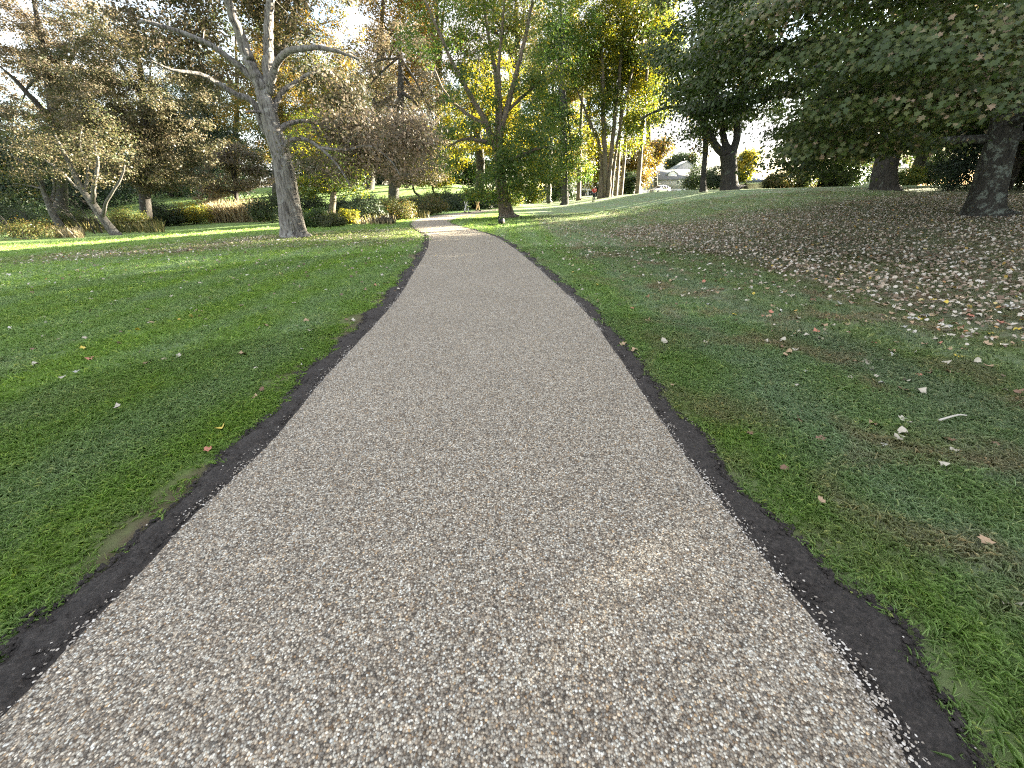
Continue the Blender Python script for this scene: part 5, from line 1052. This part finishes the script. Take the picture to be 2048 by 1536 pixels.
def person(base, heading, label, top_mat, leg_mat, stride=0.0, arms='bent', h=1.74, mark=False):
    s = h / 1.74; root = empty('person', base, label, 'person', rz=heading)
    def j(x, y, z, r): return ((x * s, y * s, z * s), tuple(q * s for q in r) if isinstance(r, tuple) else r * s)
    J = {'pelvis': j(0, 0, .95, (.15, .105)), 'waist': j(0, 0, 1.1, (.135, .095)), 'chest': j(0, 0, 1.3, (.165, .11)), 'collar': j(0, .0, 1.44, .075), 'neck': j(0, .01, 1.5, .055), 'jaw': j(0, .03, 1.57, (.07, .08)), 'head': j(0, .015, 1.66, (.078, .095)), 'crown': j(0, .0, 1.73, .05), 'nose': j(0, .13, 1.62, .016)}
    E = [('pelvis', 'waist'), ('waist', 'chest'), ('chest', 'collar'), ('collar', 'neck'), ('neck', 'jaw'), ('jaw', 'head'), ('head', 'crown'), ('head', 'nose')]
    TOP = {k: J[k] for k in ('pelvis', 'waist', 'chest', 'collar')}; TE = [('pelvis', 'waist'), ('waist', 'chest'), ('chest', 'collar')]; TOP = {k: (v[0], tuple(q + .022 for q in v[1]) if isinstance(v[1], tuple) else v[1] + .018) for k, v in TOP.items()}
    LG = {'pelvis': j(0, 0, .96, (.165, .125))}; LE_ = []
    for n, sg in (('l', -1), ('r', 1)):
        st = stride * sg; kn = max(0, -st) * .25
        J['hip' + n] = j(sg * .09, 0, .9, .085); J['knee' + n] = j(sg * .1, st * .45 + kn * .3 + .02, .5, .055); J['ank' + n] = j(sg * .1, st, .09 + kn * .4, .04); J['toe' + n] = j(sg * .12, st + .17, .04 + kn * .2, .035)
        E += [('pelvis', 'hip' + n), ('hip' + n, 'knee' + n), ('knee' + n, 'ank' + n), ('ank' + n, 'toe' + n)]
        for k in ('hip', 'knee', 'ank'): LG[k + n] = (J[k + n][0], J[k + n][1] + .022)
        LE_ += [('pelvis', 'hip' + n), ('hip' + n, 'knee' + n), ('knee' + n, 'ank' + n)]
        if arms == 'bent': sh, el_, wr = (sg * .2, 0, 1.4), (sg * .29, -.02, 1.13), (sg * .16, .24, 1.2)
        else: sh, el_, wr = (sg * .2, 0, 1.4), (sg * .25, -st * .3, 1.14), (sg * .25, -st * .7 + .08, .92)
        J['sh' + n] = j(*sh, .06); J['el' + n] = j(*el_, .043); J['wr' + n] = j(*wr, .03); d = np.array(wr) - np.array(el_); d /= np.linalg.norm(d); pm_ = np.array(wr) + d * .07; J['palm' + n] = j(*pm_, (.04, .02))
        E += [('chest', 'sh' + n), ('sh' + n, 'el' + n), ('el' + n, 'wr' + n), ('wr' + n, 'palm' + n)]
        side_ = np.cross(d, [0, 0, 1.0]); side_ /= np.linalg.norm(side_) + 1e-6
        for f, (o_, ln) in enumerate(((-.03, .06), (-.01, .075), (.01, .08), (.03, .07))):
            q = pm_ + side_ * o_ + d * .045; q2 = q + d * ln * .8 + np.array([-sg * .2, 0, -.3]) * ln * .6; J[f'f{n}{f}'] = j(*q, .011); J[f'g{n}{f}'] = j(*q2, .008); E += [('palm' + n, f'f{n}{f}'), (f'f{n}{f}', f'g{n}{f}')]
        q = np.array(wr) + d * .03 + side_ * .05; q2 = q + d * .05 + side_ * .015; J['t' + n] = j(*q, .012); J['u' + n] = j(*q2, .009); E += [('wr' + n, 't' + n), ('t' + n, 'u' + n)]
        TOP['sh' + n] = (J['sh' + n][0], J['sh' + n][1] + .022); TOP['el' + n] = (J['el' + n][0], J['el' + n][1] + .02); TE += [('chest', 'sh' + n), ('sh' + n, 'el' + n)]
        if arms != 'bent': TOP['wr' + n] = (J['wr' + n][0], J['wr' + n][1] + .014); TE += [('el' + n, 'wr' + n)]
        m = MB(); m.tube([np.array(J['ank' + n][0]) + [0, -.07, -.05], np.array(J['ank' + n][0]) + [0, .0, -.035], np.array(J['toe' + n][0]) + [0, 0, .005], np.array(J['toe' + n][0]) + [0, .07, -.01]], [.045, .058, .05, .025], 8); m.build('shoe', SHOE, root, False, True)
    skin_obj('body', J, E, SKIN, root); skin_obj('top', TOP, TE, top_mat, root); skin_obj('trousers', LG, LE_, leg_mat, root)
    m = MB(); th = np.linspace(0, 2 * math.pi, 13)[:-1]; rings = [(1.60, .085, -.035), (1.66, .098, -.02), (1.72, .088, -.012), (1.76, .05, -.005), (1.775, .01, 0)]
    m.add([(r_ * .92 * math.cos(t) * s, (r_ * math.sin(t) * (1.05 if math.sin(t) < 0 else .62) + o_) * s, z * s) for z, r_, o_ in rings for t in th], [(i * 12 + k, i * 12 + (k + 1) % 12, (i + 1) * 12 + (k + 1) % 12, (i + 1) * 12 + k) for i in range(4) for k in range(12)] + [tuple(range(48, 60))]); m.build('hair', HAIR, root, False, True)
    for sg in (-1, 1):
        m = MB(); m.box((sg * .03 * s, .105 * s, 1.64 * s), (.02 * s, .012 * s, .01 * s)); m.build('eye', HAIR, root, False)
        m = MB(); m.tube([(sg * .08 * s, 0, 1.6 * s), (sg * .098 * s, -.01 * s, 1.63 * s), (sg * .085 * s, -.012 * s, 1.665 * s)], [.012, .016, .01], 6); m.build('ear', SKIN, root, False, True)
    if mark:
        m = MB()
        for k, (w, z) in enumerate(((.2, 1.33), (.14, 1.285))): m.box((0, -.142 * s, z * s), (w * s, .012, .028 * s))
        m.build('shirt_print', HM['trim'], root, False)
    return root
RED = plain('red_shirt', (.55, .045, .03), .8); NAVY = plain('dark_trousers', (.025, .027, .035), .8); WHT = plain('white_trousers', (.7, .7, .68), .8); OLV = plain('olive_jacket', (.09, .1, .05), .85); TAN = plain('tan_trousers', (.4, .29, .13), .85); GRN = plain('dark_green_top', (.04, .055, .03), .85)
b = at(1187, 403.5); person(b, R(8), 'person in a red shirt and dark trousers standing on the crest lawn', RED, NAVY, .06, 'bent', 1.72, True)
b = at(933.5, 426.0); b[2] += .022; person(b, R(-75), 'walker in white trousers and olive jacket on the far bend of the path', OLV, WHT, .2, 'swing', 1.7)
b = at(955.5, 422.6); b[2] += .022; person(b, R(-75), 'walker in tan trousers on the far path ahead of the one in white', GRN, TAN, .16, 'swing', 1.66)

# ------------------------------------------------------------------ small things on the lawns
b = at(1002, 450); root = empty('garden_spotlight', b, 'small black garden spotlight with a pale face by the vase shaped tree', 'lamp')
m = MB(); m.box(b + [-.1, 0, .2], (.1, .16, .42)); m.box(b + [-.1, 0, .43], (.13, .19, .05)); m.build('housing', CAR['black'], root)
m = MB(); m.tube([b + [.02, 0, 0], b + [.05, 0, .12]], [.02, .02], 6); m.tube([b + [.02, .02, .2], b + [.09, -.03, .2], b + [.15, -.05, .2]], [.13, .15, .16], 14); m.build('lamp_head', CAR['black'], root)
m = MB(); m.tube([b + [.15, -.055, .2], b + [.165, -.06, .2]], [.15, .15], 14); m.build('lens', plain('pale_lens', (.6, .48, .44), .3), root)
m = MB(); m.tube(smooth_line([b + [-.12, 0, .02], b + [-.5, .05, .03], b + [-.9, -.02, .02]]), [.025] * 11, 6); m.build('shadow_line', CAR['black'], root)  # black tube stands in for the dark shadow line beside the lamp
# fallen log with a pale sawn end
b = at(1622, 371); root = empty('fallen_log', b, 'dark fallen log with a pale sawn end under the maple boughs', 'log'); d = depth_at(b); rr = 8 / FPX * d
m = MB(); m.tube([b + [-1.5, .5, rr], b + [-.5, .2, rr], b + [0, 0, rr]], [rr * .85, rr * .95, rr], 14, ridge=.08, rng=np.random.default_rng(3)); m.build('trunk', BARK['dark'], root, smooth=True)
m = MB(); m.tube([b + [0, 0, rr], b + [.03, -.012, rr]], [rr * .9, rr * .9], 14); m.build('sawn_end', plain('sawn_wood', (.7, .62, .5), .8), root)
def stick(name, a, c_, r0, label, mat, fork=False):
    a, c_ = np.array(a), np.array(c_); mid = (a + c_) / 2 + [.05, .02, .04 * np.linalg.norm(c_ - a)]; m = MB(); q = smooth_line([a, mid, c_], 5); m.tube(q, np.linspace(r0, r0 * .5, len(q)), 6)
    o = link(name, m.mesh(name, mat)); tag(o, label, 'branch'); return o
pale = plain('bleached_wood', (.5, .46, .4), .8)
p = at(1908, 358); stick('fallen_branch', p, p + [.35, -.1, .75], .03, 'pale broken branch leaning in the dark beside the big maple', pale)
a = at(1872, 852); c_ = at(1925, 845); stick('fallen_branch', a + [0, 0, .05], c_ + [0, 0, .06], .008, 'thin bleached twig lying on the right lawn', pale)
